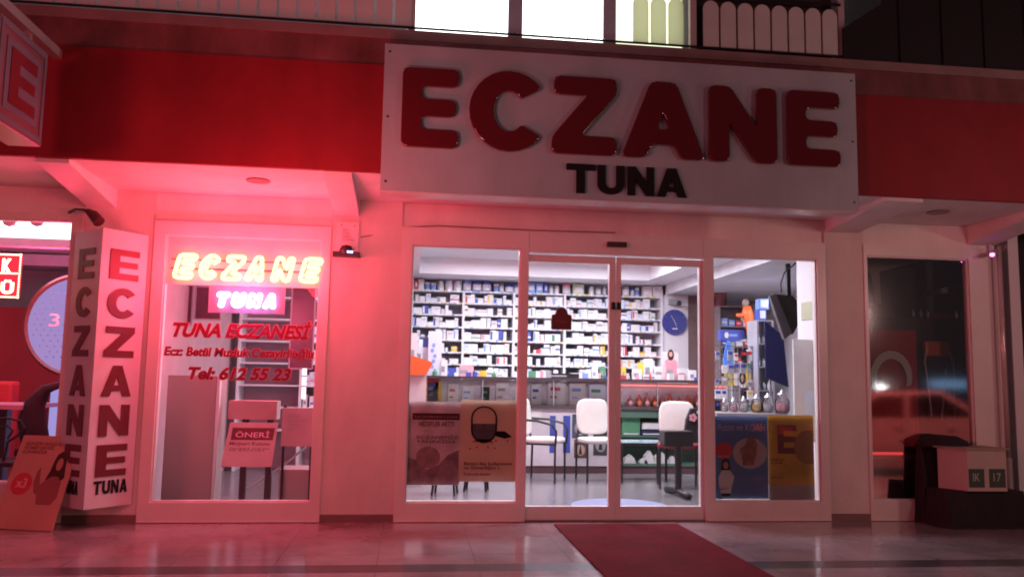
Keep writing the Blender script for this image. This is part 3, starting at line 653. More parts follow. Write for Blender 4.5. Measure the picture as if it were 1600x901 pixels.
MB().box(-.02, 4.3, 3.54, 4.06, .002, .089).build('plinth', mat('plinth_brown', (.14, .07, .08), .4), CT)
MB().box(2.62, 4.3, 3.95, 4.08, .09, .80).box(2.62, 4.3, 3.52, 3.95, .09, .12).box(2.62, 4.3, 3.54, 3.95, .45, .47).box(2.62, 4.3, 3.50, 3.95, .70, .80).build('open_shelves', mat('open_shelf_green', (.10, .17, .13), .5), CT)
# pictures on the counter front
def cpic(px0, py0, px1, py1, m, lab, m2=None, Y=3.515):
    x0, x1, z0, z1 = rect(px0, py0, px1, py1, Y); t = thing('counter_picture', ((x0+x1)/2, Y, z0), lab, 'poster')
    MB().box(x0, x1, Y, Y+.003, z0, z1).build('sheet', m, t)
    if m2:
        w, h = x1-x0, z1-z0; P_ = Plane((x0, Y, z0))
        flat(sc(arc(.5, .42, .36, .3, 0, 360, 14)[:-1], w, h), m2, t, P_, 'printed_shape'); flat(sc([(.35, .2), (.5, .8), (.62, .2)], w, h), BLK, t, Plane(P_(0, 0, .001)), 'printed_shape')
cpic(859, 649, 868, 707, BLU, 'narrow blue strip poster left of its pair on the counter front')
cpic(880, 649, 891, 707, BLU, 'narrow blue strip poster right of its pair on the counter front')
cpic(894, 647, 919, 684, mat('pic_navy', (.08, .09, .14), .5, 0, .6, 14), 'dark blue grey photo poster on the counter front', GRY)
cpic(897, 686, 917, 715, mat('pic_brown', (.16, .08, .07), .5, 0, .4, 14), 'brown animal face picture beneath the dark blue photo on the counter', mat('pic_tan', (.5, .33, .27), .5))
cpic(927, 669, 950, 711, mat('pic_dark', (.07, .06, .07), .5, 0, .6, 20), 'dark photo poster behind the middle chair on the counter front', GRY)
cpic(825, 640, 846, 660, BOXW[1], 'pale paper sheet on the counter front behind the armchair')
# leaflets inside the counter display
for i, (a, b, c_, d_, m) in enumerate(((648, 690, 596, 628, YEL), (668, 686, 588, 602, RED), (700, 716, 600, 628, BOXW[1]), (722, 740, 604, 630, BOXW[1]), (752, 765, 604, 628, BLK), (775, 795, 598, 626, BOXW[1]), (830, 846, 600, 628, BOXW[1]), (856, 884, 596, 626, BOXW[1]), (890, 915, 598, 630, BOXW[1]), (920, 946, 600, 618, BOXW[2]))):
    x0, x1, z0, z1 = rect(a, c_, b, d_, 3.55); z0 = .842
    tt = thing('display_item', ((x0+x1)/2, 3.55, z0), '%s display item from the left inside the glass counter front' % ORD[i+1], 'product', 'items inside the counter display')
    MB().box(x0, x1, 3.55, 3.595, z0, z1).build('pack', m, tt, bevel=.004)
    MB().box(x0+(x1-x0)*.15, x1-(x1-x0)*.3, 3.546, 3.5495, z0+(z1-z0)*.62, z0+(z1-z0)*.76).box(x0+(x1-x0)*.15, x1-(x1-x0)*.5, 3.546, 3.5495, z0+(z1-z0)*.3, z0+(z1-z0)*.38).build('pack_label', [GRY, BLU, RED, LBL, GRN][i % 5], tt)
# orange lit goods on the right of the display
for i, px in enumerate((978, 992, 1004, 1016, 1028, 1040, 1054, 1068, 1082)):
    x0, x1, z0, z1 = rect(px, 614+(i % 3)*4, px+10, 633, 3.60); z0 = .842
    g_ = MB().lathe([(.0, 0), (.045, 0), (.05, .05), (.03, .09+.02*(i % 3)), (.012, .11+.02*(i % 3)), (.012, .13+.02*(i % 3)), (0, .13+.02*(i % 3))], ((x0+x1)/2, 3.552, z0), 12)
    tag(g_.build('perfume_bottle', mat('amber_glass', (.65, .2, .10), .12, .3) if i % 2 else mat('rose_pack', (.6, .28, .28), .2, .2), smooth=True), '%s small amber bottle in the right part of the glass counter' % ORD[i+1], 'bottle', 'bottles in the right part of the counter')
rb = MB().box(2.7, 4.2, 3.56, 3.598, 1.10, 1.115).build('display_light_strip', emi('strip_rose', (1, .25, .25), 1.6), CT)
# white packets on the open shelves under the counter
for i, (a, b, c_, d_) in enumerate(((962, 970, 714, 736), (975, 993, 710, 736), (1000, 1012, 716, 736), (1006, 1022, 704, 736), (1022, 1044, 706, 736), (1046, 1056, 712, 736))):
    x0, x1, z0, z1 = rect(a, c_, b, d_, 3.6); z0 = .121
    m = MB().prism([(x0, z0), (x1, z0), (x1-.02, z0+(z1-z0)*.6), ((x0+x1)/2+.01, z1), (x0+.02, z0+(z1-z0)*.6)], 3.58, 3.70, lambda u, v, w: (u, w, v))
    tag(m.build('paper_packet', BOXW[1]), '%s crumpled white packet from the left on the lowest shelf under the counter' % ORD[i+1], 'packet', 'white packets under the counter')
for i, (a, b, c_, d_, m) in enumerate(((1002, 1040, 660, 670, BOXW[1]), (970, 998, 650, 685, GRN), (1000, 1036, 672, 688, mat('navy_box', (.03, .03, .08), .5)))):
    x0, x1, z0, z1 = rect(a, c_, b, d_, 3.62); z0 = max(.472, z0)
    tag(MB().box(x0, x1, 3.56, 3.8, z0, z1).box(x0+.02, x1-.02, 3.557, 3.561, z0+.01, z0+.03, 1).build('stored_box', [m, BOXW[0]], bevel=.003), '%s box on the middle shelf under the counter' % ('flat ivory', 'green', 'navy')[i], 'box')

# things standing on the counter
CY = 3.6; CZ = 1.1855
onc = [(640, 652, 520, BOXW[1]), (653, 660, 530, BOXW[0]), (662, 668, 528, LBL), (683, 713, 574, BLU), (689, 699, 562, BOXW[0]), (718, 740, 571, PNK), (742, 752, 579, BOXW[0]), (760, 776, 577, BOXW[1]), (778, 792, 582, BOXW[0]),
       (855, 905, 583, BLK), (962, 970, 580, RED), (972, 978, 572, YEL), (990, 1003, 576, BOXW[0]), (998, 1006, 566, YEL), (1005, 1034, 585, BOXW[0]), (1008, 1020, 560, BOXW[1]), (1024, 1040, 572, BOXW[1]), (1041, 1058, 567, PNK), (1060, 1076, 575, BOXW[1]), (1078, 1088, 578, BOXW[0]), (1036, 1052, 580, RED), (1058, 1072, 584, PNK), (926, 934, 574, BOXW[0]), (938, 946, 572, GRN), (915, 922, 578, BOXW[0])]
cn2 = {id(BOXW[1]): 'ivory', id(BOXW[0]): 'white', id(LBL): 'light blue', id(BLU): 'blue', id(PNK): 'pink', id(BLK): 'flat black', id(RED): 'red', id(YEL): 'yellow', id(GRN): 'green'}
onc.sort(key=lambda q: (q[0]+q[1]))
for i, (a, b, top, m) in enumerate(onc):
    yy = CY+(i % 3)*.13
    x0, x1, _, z1 = rect(a, top, b, 588, yy); z1 = max(z1, CZ+.02)
    ob = MB().box(x0, x1, yy, yy+.08, CZ, z1, 0).box(x0+.004, x1-(x1-x0)*.4, yy-.002, yy+.002, CZ+(z1-CZ)*.25, CZ+(z1-CZ)*.6, 1)
    tag(ob.build('counter_pack', [m, GRY if m is not GRY else BOXW[0]]), '%s pack standing on the counter, %s pack from the left' % (cn2[id(m)], ORD[i+1]), 'pack', 'packs standing on the counter')
xx = .15; q_ = 0
while xx < 3.9:
    w_ = random.uniform(.03, .09); h_ = random.uniform(.03, .10); yy = 3.51+random.uniform(0, .04); q_ += 1
    m_ = random.choice((BOXW[0], BOXW[0], BOXW[1], LBL, PNK, YEL, GRN, BLU, RED, TIN))
    if random.random() < .6:
        if random.random() < .5: ob = MB().box(xx, xx+w_, yy, yy+.04, CZ, CZ+h_, 0, random.uniform(-.4, .4)); nm_ = 'box'
        else: ob = MB().lathe([(0, 0), (w_*.35, 0), (w_*.35, h_*.7), (w_*.15, h_*.85), (w_*.15, h_*1.1), (0, h_*1.1)], (xx+w_/2, yy+.03, CZ), 12); nm_ = 'bottle'
        tag(ob.build('counter_'+nm_, m_), 'small %s at the front edge of the counter, %s place from the left' % (nm_, ORD[q_]), nm_, 'small things at the front edge of the counter')
    xx += w_+random.uniform(.01, .08)
# leaflet with woman picture
x0, x1, z0, z1 = rect(1036, 545, 1060, 588, 3.95)
t = thing('display_card', ((x0+x1)/2, 3.95, CZ), 'upright card with a dark-haired woman picture on the counter below the clock', 'card')
MB().box(x0, x1, 3.95, 3.955, CZ, z1-.04).build('card_panel', PAPR, t)
P_ = Plane(((x0+x1)/2, 3.949, z1-.10)); flat(arc(0, .02, .045, .075, 0, 360, 16)[:-1], mat('print_dark_hair', (.06, .02, .02), .6), t, P_, 'printed_hair')
flat(arc(0, .03, .025, .035, 0, 360, 14)[:-1], SKIN, t, Plane(P_(0, 0, .001)), 'printed_face'); flat([(-.1, -.15), (.1, -.15), (.08, -.06), (.03, -.03), (-.03, -.03), (-.08, -.06)], PNK, t, P_, 'printed_body')
# leaflet stand, hygiene gel, orange shelf on the left
x0, x1, z0, z1 = rect(669, 517, 690, 575, 3.3)
t = thing('leaflet_stand', ((x0+x1)/2, 3.6, CZ), 'tall pale blue patterned display stand at the left end of the counter', 'stand')
x0, x1, z0, z1 = rect(669, 517, 690, 588, 3.62)
MB().box(x0, x1, 3.62, 3.66, CZ, z1).build('stand_panel', BOXW[2], t)
for q in range(5): flat(sc(arc(.3+.1*(q % 3), .2+q*.12, .14, .05, 0, 360, 10)[:-1], x1-x0, z1-CZ), LBL, t, Plane((x0, 3.62, CZ)), 'printed_shape')
x0, x1, z0, z1 = rect(657, 528, 670, 548, 3.62)
x0, x1, z0, z1 = rect(655, 527, 669, 588, 3.75)
tag(MB().box(x0, x1, 3.75, 3.9, CZ, z1, 0).box(x0, x1, 3.746, 3.75, CZ+.02, z1-.12, 1).build('navy_carton', [mat('navy_pack', (.03, .05, .16), .4), TIN], bevel=.004), 'navy topped box behind the pale blue stand on the counter', 'box')
z1 = Zz(640, 553, 1.2)
t = thing('orange_counter', (.15, 1.6, 0), 'orange sloping counter wedge just inside the left window of the main front', 'counter')
MB().prism([(-.095, Zz(640, 586, 2.6)), (X(672, 570, 2.6)-.05, Zz(672, 586, 2.6)), (X(675, 570, 2.6), Zz(675, 568, 2.6)), (X(670, 569, 2.6), Zz(670, 565, 2.6)), (-.095, Zz(640, 552, 2.6))], 2.2, 2.9, lambda u, v, w: (u, w, v)).build('wedge', ORG, t)
MB().box(-.08, .18, 2.25, 2.85, .0, 1.20).build('base', mat('base_white', (.6, .55, .55), .5), t)

# clock on a white column, camera above
MB().box(3.70, 4.04, 4.9, 5.64, 0, 2.578).build('interior_column', IWALL, B)
k = thing('wall_clock', (3.87, 4.88, 1.75), 'round deep blue wall clock on the white column', 'clock')
cpx = at(1054.5, 503, 4.86); r = .185
def ydisc(r, c_, y0, y1, n=36): return MB().prism([(c_.x+r*math.cos(2*PI*i/n), c_.z+r*math.sin(2*PI*i/n)) for i in range(n)], y0, y1, lambda u, v, w: (u, w, v))
ydisc(r, cpx, 4.86, 4.899).build('clock_face', mat('clock_blue', (.035, .04, .26), .3), k)
Pk = Plane((cpx.x, 4.8595, cpx.z))
flat([(-.004, 0), (.004, 0), (-.056, .10), (-.06, .098)], PAPR, k, Pk, 'hour_hand'); flat([(-.004, 0), (.004, .0), (.03, -.07), (.026, -.072)], PAPR, k, Pk, 'minute_hand')
MB().box(cpx.x-.04, cpx.x+.04, 4.857, 4.8595, cpx.z-.105, cpx.z-.088).build('printed_label', PAPR, k)
for i in range(12):
    a = i*PI/6; MB().box(cpx.x+.16*math.sin(a)-.004, cpx.x+.16*math.sin(a)+.004, 4.8575, 4.8595, cpx.z+.16*math.cos(a)-.004, cpx.z+.16*math.cos(a)+.004).build('hour_mark', LBL, k)
sc_ = thing('indoor_camera', (4.0, 4.8, 2.1), 'small white indoor camera with black lens above the blue clock', 'camera')
a_ = at(1058, 473, 4.8); MB().box(a_.x-.10, a_.x+.02, 4.8, 4.9, a_.z-.03, a_.z+.06).build('mount', GRY, sc_)
a_ = at(1061, 474, 4.7); MB().lathe([(0, -.03), (.03, -.02), (.035, .01), (.02, .04), (0, .045)], (a_.x, 4.7, a_.z), 12).build('lens', BLK, sc_, smooth=True)

# right side shelving behind the door
def unit(px0, px1, ytop, Y, n, m, lab, name='display_shelving', depth=.3, zb=0.0):
    x0 = X(px0, 520, Y); x1 = X(px1, 520, Y); zt = Zz((px0+px1)/2, ytop, Y)
    t = thing(name, ((x0+x1)/2, Y, zb), lab, 'shelving')
    MB().box(x0, x0+.02, Y, Y+depth, zb, zt).box(x1-.02, x1, Y, Y+depth, zb, zt).box(x0+.02, x1-.02, Y+depth-.02, Y+depth, zb, zt).build('frame', m, t)
    tops = []
    for i in range(n):
        z = zb+.25+(zt-zb-.25)*(i+1)/n
        MB().box(x0+.021, x1-.021, Y, Y+depth-.021, z-.015, z).build('shelf_board', m, t); tops.append(z)
    return t, x0, x1, tops
t, a0, a1, tp = unit(1183, 1209, 500, 2.6, 6, TIN, 'narrow white metal display shelf right of the blue counter sign')
for i in range(3):
    for j, z in enumerate(tp[:-1]):
        if z < .9: continue
        x = a0+.03+i*.06
        tag(MB().lathe([(0, 0), (.02, 0), (.02, .06), (.008, .08), (.008, .1), (0, .1)], (x+.02, 2.68, z+.0005), 10).build('small_bottle', [TIN, BOXW[0], GRY][(i+j) % 3], smooth=True), '%s small bottle from the left on shelf %s of the narrow metal display' % (ORD[i+1], ['one', 'two', 'three', 'four', 'five', 'six'][j]), 'bottle', 'small bottles on the narrow display')
t, a0, a1, tp2 = unit(1124, 1180, 478, 4.3, 7, mat('shelf_brown', (.22, .17, .18), .5), 'brown display shelving with mixed products behind the right window')
for j, z in enumerate(tp2):
    if z < .9: continue
    x = a0+.04; i = 0
    while x < a1-.1:
        i += 1; w = random.uniform(.05, .11); hh = random.uniform(.08, .15); m = random.choice((BOXW[0], GRY, BLU, RED, TIN, BLK, BOXW[1], LBL))
        if j < len(tp2)-1: tag(MB().box(x, x+w, 4.33, 4.42, z+.0005, z+hh).box(x+.01, x+w-.01, 4.327, 4.331, z+hh*.4, z+hh*.6, 1).build('boxed_product', [m, PAPR]), '%s boxed product from left, shelf %s upward on the brown shelving' % (ORD[i], ['one', 'two', 'three', 'four', 'five', 'six', 'seven'][j]), 'box', 'boxed products on the brown shelving')
        x += w+.02
# brown curtain/cupboard right of the column
MB().box(X(1075, 480, 4.9), X(1100, 480, 4.9)+.35, 4.9, 5.2, 0, Zz(1085, 462, 4.9)).build('tall_cupboard', mat('cupboard_brown', (.20, .13, .13), .6, 0, .3, 3)).__setitem__('label', 'tall brown cupboard right of the white column and clock')
bpy.data.objects['tall_cupboard']['category'] = 'cupboard'
# blue counter-top sign and standing blue oval
t = thing('blue_shelf_sign', (4.2, 3.4, 1.9), 'dark blue band sign with white round emblem above the shelving', 'sign')
x0, x1, z0, z1 = rect(1126, 515, 1163, 532, 3.4)
MB().box(x0, x1, 3.4, 3.5, z0, z1).build('band', BLU, t); flat(sc(arc(.25, .5, .09, .28, 0, 360, 14)[:-1], x1-x0, z1-z0), PAPR, t, Plane((x0, 3.4, z0)), 'emblem'); flat(sc([(.36, .4), (.7, .4), (.7, .6), (.36, .6)], x1-x0, z1-z0), LBL, t, Plane((x0, 3.4, z0)), 'printed_shape')
MB().box(x0+.15, x0+.19, 3.42, 3.46, 0, z0).build('stand_pole', GRY, t)
x0, x1, z0, z1 = rect(1130, 531, 1147, 577, 3.0)
t = thing('oval_standee', ((x0+x1)/2, 3, 0), 'tall bright blue tapered standee below the blue band sign', 'standee')
MB().prism(sc([(.0, 0), (1, 0), (.95, .4), (.7, .85), (.5, 1), (.3, .85), (.05, .4)], x1-x0, z1-z0), 3.0, 3.02, lambda u, v, w: (x0+u, w, z0+v)).build('panel', mat('bright_blue', (.10, .28, .9), .4), t)
MB().box((x0+x1)/2-.02, (x0+x1)/2+.02, 2.99, 3.03, 0, z0).build('stand_pole', GRY, t)
x0, x1, z0, z1 = rect(1132, 575, 1176, 602, 2.6)
t = thing('yellow_card', ((x0+x1)/2, 2.6, 0), 'yellow and white card with a dark-haired woman picture behind the right window', 'card')
MB().box(x0, x1, 2.6, 2.61, z0, z1).build('card_panel', YEL, t); MB().box(x0+(x1-x0)*.35, x0+(x1-x0)*.72, 2.597, 2.5995, z0, z1-.01).build('white_field', PAPR, t)
flat(sc(arc(.63, .45, .12, .38, 0, 360, 14)[:-1], x1-x0, z1-z0), INK, t, Plane((x0, 2.5965, z0)), 'printed_hair'); flat(sc(arc(.63, .42, .06, .22, 0, 360, 14)[:-1], x1-x0, z1-z0), SKIN, t, Plane((x0, 2.5955, z0)), 'printed_face')
word('50', x0+.015, x0+(x1-x0)*.3, z0+.03, z1-.05, Plane((0, 2.5995, 0)), .001, GRY, t, offset=.02)
MB().box(x0+.1, x0+.14, 2.611, 2.64, 0, z0+.05).build('stand_pole', GRY, t)
hr = thing('wire_rack', (3.35, 2.2, 0), 'wire rack hung with small shiny packets behind the right window', 'rack')
hx0, hx1, hz0, hz1 = rect(1116, 540, 1180, 645, 2.2)
mb = MB()
for i in range(9): mb.box(hx0+(hx1-hx0)*i/8-.003, hx0+(hx1-hx0)*i/8+.003, 2.25, 2.256, hz0-.3, hz1)
for i in range(7): mb.box(hx0, hx1, 2.257, 2.263, hz0+(hz1-hz0)*i/6-.003, hz0+(hz1-hz0)*i/6+.003)
mb.build('wire_grid', CHR, hr); MB().box(hx0, hx0+.02, 2.264, 2.29, 0, hz1).box(hx1-.02, hx1, 2.264, 2.29, 0, hz1).build('upright', GRY, hr)
for i in range(6):
    for j in range(5):
        if (i in (2, 3, 4) and j in (1, 2)) or (i < 2 and j > 2 and random.random() < .4): continue
        x = hx0+.02+i*(hx1-hx0-.03)/6; z = hz0+.01+j*(hz1-hz0)/5.2; w_ = random.uniform(.045, .07); h_ = random.uniform(.08, .125); yy = 2.2+random.uniform(0, .03)
        tag(MB().box(x, x+w_, yy, yy+.014, z, z+h_).box(x+.006, x+w_-.006, yy-.002, yy, z+h_*.55, z+h_*.85, 1).box(x+w_/2-.003, x+w_/2+.003, yy+.014, 2.257, z+h_-.012, z+h_-.006, 2).build('hanging_packet', [random.choice((TIN, TIN, BOXW[0], GRY, BOXW[1], BLK)), random.choice((BLU, RED, YEL, PAPR, GRN)), CHR]),
            'hanging packet %s from left, row %s from bottom, on the wire rack' % (ORD[i+1], ('one', 'two', 'three', 'four', 'five')[j]), 'packet', 'packets on the wire rack')
# orange figure-like display
t = thing('orange_figure', (4.2, 3.3, 1.9), 'small orange figure-shaped display standing above the blue band sign', 'figure')
Y_ = 3.3
p0 = lambda a, b: at(a, b, Y_)
MB().tube([p0(1167, 478), p0(1168, 492), p0(1171, 505), p0(1173, 530)], [.05, .075, .055, .035], 10).tube([p0(1165, 490), p0(1157, 493), p0(1151, 492)], [.035, .03, .02], 8).build('body', ORG, t, smooth=True)
q = p0(1165, 473); MB().lathe([(0, -.05), (.04, -.03), (.045, .01), (.03, .045), (0, .05)], (q.x, q.y, q.z), 10).build('head', mat('figure_head', (.35, .28, .22), .6), t, smooth=True)
q = p0(1173, 530); MB().box(q.x-.1, q.x+.1, Y_-.08, Y_+.1, q.z-.03, q.z-.002).build('base', GRY, t); MB().box(q.x-.015, q.x+.015, Y_, Y_+.03, 0, q.z-.03).build('stand_pole', GRY, t)
q = at(1148, 483, 3.9); zt = tp2[-1]
tag(MB().lathe([(0, 0), (.07, .0), (.06, .1), (.09, .16), (.08, .24), (0, .27)], (q.x, 4.42, zt+.0005), 12).build('red_bust', mat('bust_dark_red', (.22, .05, .06), .5), smooth=True), 'dark red rounded ornament on top of the brown shelving', 'ornament')
# violet boxes on narrow shelf
q = at(1190, 478, 2.62)
for i, (a, b, c_, d_, m) in enumerate(((1184, 1195, 483, 499, BLU), (1185, 1199, 467, 483, LBL))):
    x0, x1, z0, z1 = rect(a, c_, b, d_, 2.66); z0 = tp[-1]+.0005 if i == 0 else z0
    tag(MB().box(x0, x1, 2.62, 2.75, z0, z1).box(x0+.01, x1-.01, 2.617, 2.62, z0+.02, z1-.02, 1).build('blue_box', [m, BOXW[2]]), ('lower', 'upper')[i]+' blue box of the pair on top of the narrow metal display', 'box')
# hanging monitor, cable, navy banner
t = thing('hanging_monitor', (3.5, 1.4, 2.0), 'tilted black monitor hanging behind the right window', 'monitor')
pts = [at(1203, 462, 1.3), at(1212, 458, 1.3), at(1238, 520, 1.3), at(1226, 530, 1.3)]
MB().prism([(p_.x, p_.z) for p_ in pts], 1.3, 1.36, lambda u, v, w: (u, w, v)).build('casing', mat('monitor_grey', (.10, .09, .10), .4), t)
pts = [at(1214, 459, 1.35), at(1240, 462, 1.35), at(1252, 475, 1.35), at(1250, 505, 1.35), at(1240, 522, 1.35)]
MB().prism([(p_.x, p_.z) for p_ in pts], 1.37, 1.45, lambda u, v, w: (u, w, v)).build('bracket', mat('bracket_dark', (.03, .025, .02), .7, 0, .4, 20), t)
q = at(1232, 470, 1.45); MB().box(q.x-.02, q.x+.02, 1.43, 1.47, q.z, 2.578).build('ceiling_rod', BLK, t)
tag(MB().tube([at(1248, 404, .9), at(1240, 414, .9), at(1226, 425, .95), at(1220, 442, 1.0), at(1221, 456, 1.2)], .008, 6).build('hanging_cable', BLK), 'thin dark cable hanging down to the tilted monitor', 'cable')
x0, x1, z0, z1 = rect(1208, 500, 1240, 590, 1.6)
t = thing('navy_banner', ((x0+x1)/2, 1.8, 0), 'navy blue banner hanging below the tilted monitor', 'banner')
MB().prism([(x0, z0), (x1+.03, z0-.1), (x1-.02, z1-.15), (x0, z1)], 1.8, 1.81, lambda u, v, w: (u, w, v)).build('cloth', mat('navy_cloth', (.02, .02, .11), .6), t)
MB().box(x0+.05, x0+.07, 1.811, 1.83, 0, z1-.05).build('stand_pole', GRY, t)
x0, x1, z0, z1 = rect(1241, 530, 1275, 690, .25)
tag(MB().box(x0, min(x1, 3.69), .25, .27, z0, z1).box(x0+.1, x0+.2, .247, .25, z0+.25, z0+.45, 1).build('white_sheet', [PAPR, BOXW[2]]), 'pale paper sheet standing at the right edge of the window beside the partition', 'paper')
tag(MB().box(3.69, 3.699, .25, .6, Zz(1255, 496, .3), Zz(1255, 468, .3)).build('pale_green_notice', mat('notice_green', (.45, .48, .30), .5)), 'pale green notice on the white partition inside the right window', 'notice')
# glass jars and bowls near the right window
jars = [(1132, 640, .035, 1.5), (1146, 632, .04, 1.4), (1162, 638, .045, 1.45), (1182, 625, .055, 1.4), (1200, 634, .06, 1.35), (1222, 622, .075, 1.2), (1250, 632, .065, 1.1)]
tb = thing('glass_display_table', (3.2, 1.6, 0), 'low display table carrying glass jars inside the right window', 'table')
zt = .86
MB().box(3.0, 3.66, 1.0, 1.6, zt-.03, zt).build('table_top', mat('table_top_grey', (.3, .28, .3), .3), tb)
for x, y in ((3.03, 1.03), (3.6, 1.03), (3.03, 1.55), (3.6, 1.55)): MB().box(x, x+.03, y, y+.03, 0, zt-.03).build('leg', BLK, tb)
for i, (a, b, r, yy) in enumerate(jars):
    q = at(a, b, yy); t = thing('glass_jar', (q.x, yy, zt), '%s glass jar from the left on the display table' % ORD[i+1], 'jar', 'glass jars on the display table')
    hgt = r*2.4
    MB().lathe([(r*.7, 0), (r, hgt*.2), (r, hgt*.7), (r*.6, hgt*.95), (r*.62, hgt)], (q.x, yy, zt+.0005), 16).build('jar', GLJ, t, smooth=True)
    MB().lathe([(0, 0), (r*.66, 0), (r*.6, .02), (.012, .03), (.014, .05), (0, .055)], (q.x, yy, zt+hgt+.001), 14).build('lid', TIN, t, smooth=True)
    MB().lathe([(0, 0), (r*.6, 0), (r*.85, hgt*.2), (r*.8, hgt*.5), (0, hgt*.55)], (q.x, yy, zt+.004), 12).build('contents', [BOXW[1], PNK, BOXW[1], YEL][i % 4], t, smooth=True)

# ================================================================== CHAIRS
def rpad(w, h, d, M_, name, m, parent):
    g = MB(); n = 40; L = []
    for t_, ins in ((-.5, .03), (-.42, .008), (-.25, 0), (.25, 0), (.42, .008), (.5, .03)):
        for k_ in range(n):
            a = 2*PI*k_/n; c_, s_ = math.cos(a), math.sin(a); e = .5
            L.append(M_ @ Vector(((w/2-ins)*math.copysign(abs(c_)**e, c_), t_*d, (h/2-ins)*math.copysign(abs(s_)**e, s_))))
    f = [(i*n+k_, i*n+(k_+1) % n, (i+1)*n+(k_+1) % n, (i+1)*n+k_) for i in range(5) for k_ in range(n)]
    f += [list(range(n))[::-1], [5*n+k_ for k_ in range(n)]]
    g.add(L, f); o = g.build(name, m, None, smooth=True); o.parent = parent; return o
def chair(loc, rz, label, seatm, backm, arms):
    t = thing('visitor_chair', loc, label, 'chair', 'visitor chairs in front of the counter'); t.rotation_euler.z = rz
    def part(mb_, name, m, **kw):
        o = mb_.build(name, m, None, **kw); o.parent = t; return o
    # local: faces -y
    for s in (-1, 1):
        part(MB().tube([(s*.21, -.20, 0), (s*.21, -.20, .43)], .013, 8), 'leg', BLK); part(MB().tube([(s*.21, .21, 0), (s*.21, .20, .42), (s*.17, .25, .62), (s*.16, .27, .84)], .013, 8), 'leg', BLK)
        part(MB().tube([(s*.21, -.20, .43), (s*.21, .2, .43)], .012, 8), 'side_rail', BLK)
        if arms: part(MB().tube([(s*.235, -.21, 0.42), (s*.24, -.22, .58), (s*.24, -.17, .65), (s*.24, .0, .69), (s*.22, .24, .70)], .014, 8), 'armrest', BLK)
    rpad(.46, .44, .06, Matrix.Translation((0, -.01, .465)) @ Matrix.Rotation(PI/2, 4, 'X'), 'seat', seatm, t)
    rpad(.40, .42, .05, Matrix.Translation((0, .235, .73)) @ Matrix.Rotation(-.12, 4, 'X'), 'backrest', backm, t)
    return t
chair((1.56, 2.74, 0), PI/2-.45, 'black armchair with white pads behind the left sliding door', VINW, VINW, True)
chair((2.22, 2.75, 0), .12, 'white rounded visitor chair seen across the middle of the sliding doors', VINW, VINW, False)
c3 = chair((2.98, 2.15, 0), -.25, 'visitor chair with dark red seat behind the right sliding door', VINR, VINW, False)
tj = thing('hanging_jacket', (3.1, 2.15, .8), 'dark jacket with a pink flower hung on the dark red seated chair', 'jacket')
q = at(1079, 665, 2.2)
MB().prism([(q.x-.13, q.z-.20), (q.x+.2, q.z-.22), (q.x+.2, q.z+.13), (q.x+.12, q.z+.2), (q.x-.04, q.z+.2), (q.x-.09, q.z+.08)], 2.06, 2.12, lambda u, v, w: (u, w, v)).build('cloth', DRK, tj, bevel=.01)
for i in range(5):
    a = i*2*PI/5; qq = at(1083, 652, 2.05); MB().prism([(qq.x+.028*math.cos(a)+.02*math.cos(b_), qq.z+.028*math.sin(a)+.02*math.sin(b_)) for b_ in [k_*PI/4 for k_ in range(8)]], 2.05, 2.056, lambda u, v, w: (u, w, v)).build('petal', PNK, tj)
# T-footed stand in front of it
ts = thing('t_foot_stand', (2.78, 1.4, 0), 'black T-footed post stand in front of the dark red seated chair', 'stand')
f0, f1, f2 = at(1042, 765, 1.75), at(1076, 781, 1.2), at(1060, 768, 1.5)
MB().tube([(f0.x, 1.75, .03), (f2.x, 1.5, .05), (f1.x, 1.2, .03)], [.035, .03, .035], 8).build('foot', BLK, ts, smooth=True)
MB().tube([(f2.x, 1.5, .05), (f2.x, 1.5, .62)], .035, 10).build('post', BLK, ts)
MB().box(f2.x-.17, f2.x+.14, 1.42, 1.60, .50, .66).build('bracket', BLK, ts, bevel=.02)
# low glass table between the chairs
lt = thing('low_glass_table', (2.62, 2.9, 0), 'low dark table with pale glass top between the chairs', 'table')
MB().box(2.42, 3.05, 2.7, 3.1, .44, .452).build('glass_top', mat('pale_cyan_glass', (.45, .62, .66), .1), lt)
MB().box(2.42, 3.05, 2.7, 3.1, .40, .438).build('table_frame', BLK, lt)
for x, y in ((2.44, 2.72), (3.01, 2.72), (2.44, 3.06), (3.01, 3.06)): MB().box(x, x+.025, y, y+.025, 0, .40).build('leg', BLK, lt)
# round blue mat
x0_, x1_ = 1.55, 2.35
tag(MB().lathe([(0, 0), (.46, 0), (.45, .006), (0, .006)], (1.98, .82, .0005), 30).build('round_mat', mat('mat_grey_blue', (.22, .24, .38), .9, 0, .1, 12, .4)), 'round grey blue mat on the shop floor inside the doors', 'mat')
# stools behind the left poster
for i, (x, y) in enumerate(((.38, 1.6), (.72, 1.9))):
    s_ = thing('stool', (x, y, 0), ('dark stool behind the faded pink poster', 'dark stool behind the peach poster')[i], 'stool', 'stools inside the left main window')
    MB().lathe([(0, .42), (.15, .42), (.16, .45), (.14, .48), (0, .485)], (x, y, 0), 16).build('seat', VINR, s_)
    for a in range(4):
        c_, n_ = math.cos(a*PI/2+.6), math.sin(a*PI/2+.6); MB().tube([(x+.16*c_, y+.16*n_, 0), (x+.1*c_, y+.1*n_, .42)], .014, 6).build('leg', BLK, s_)

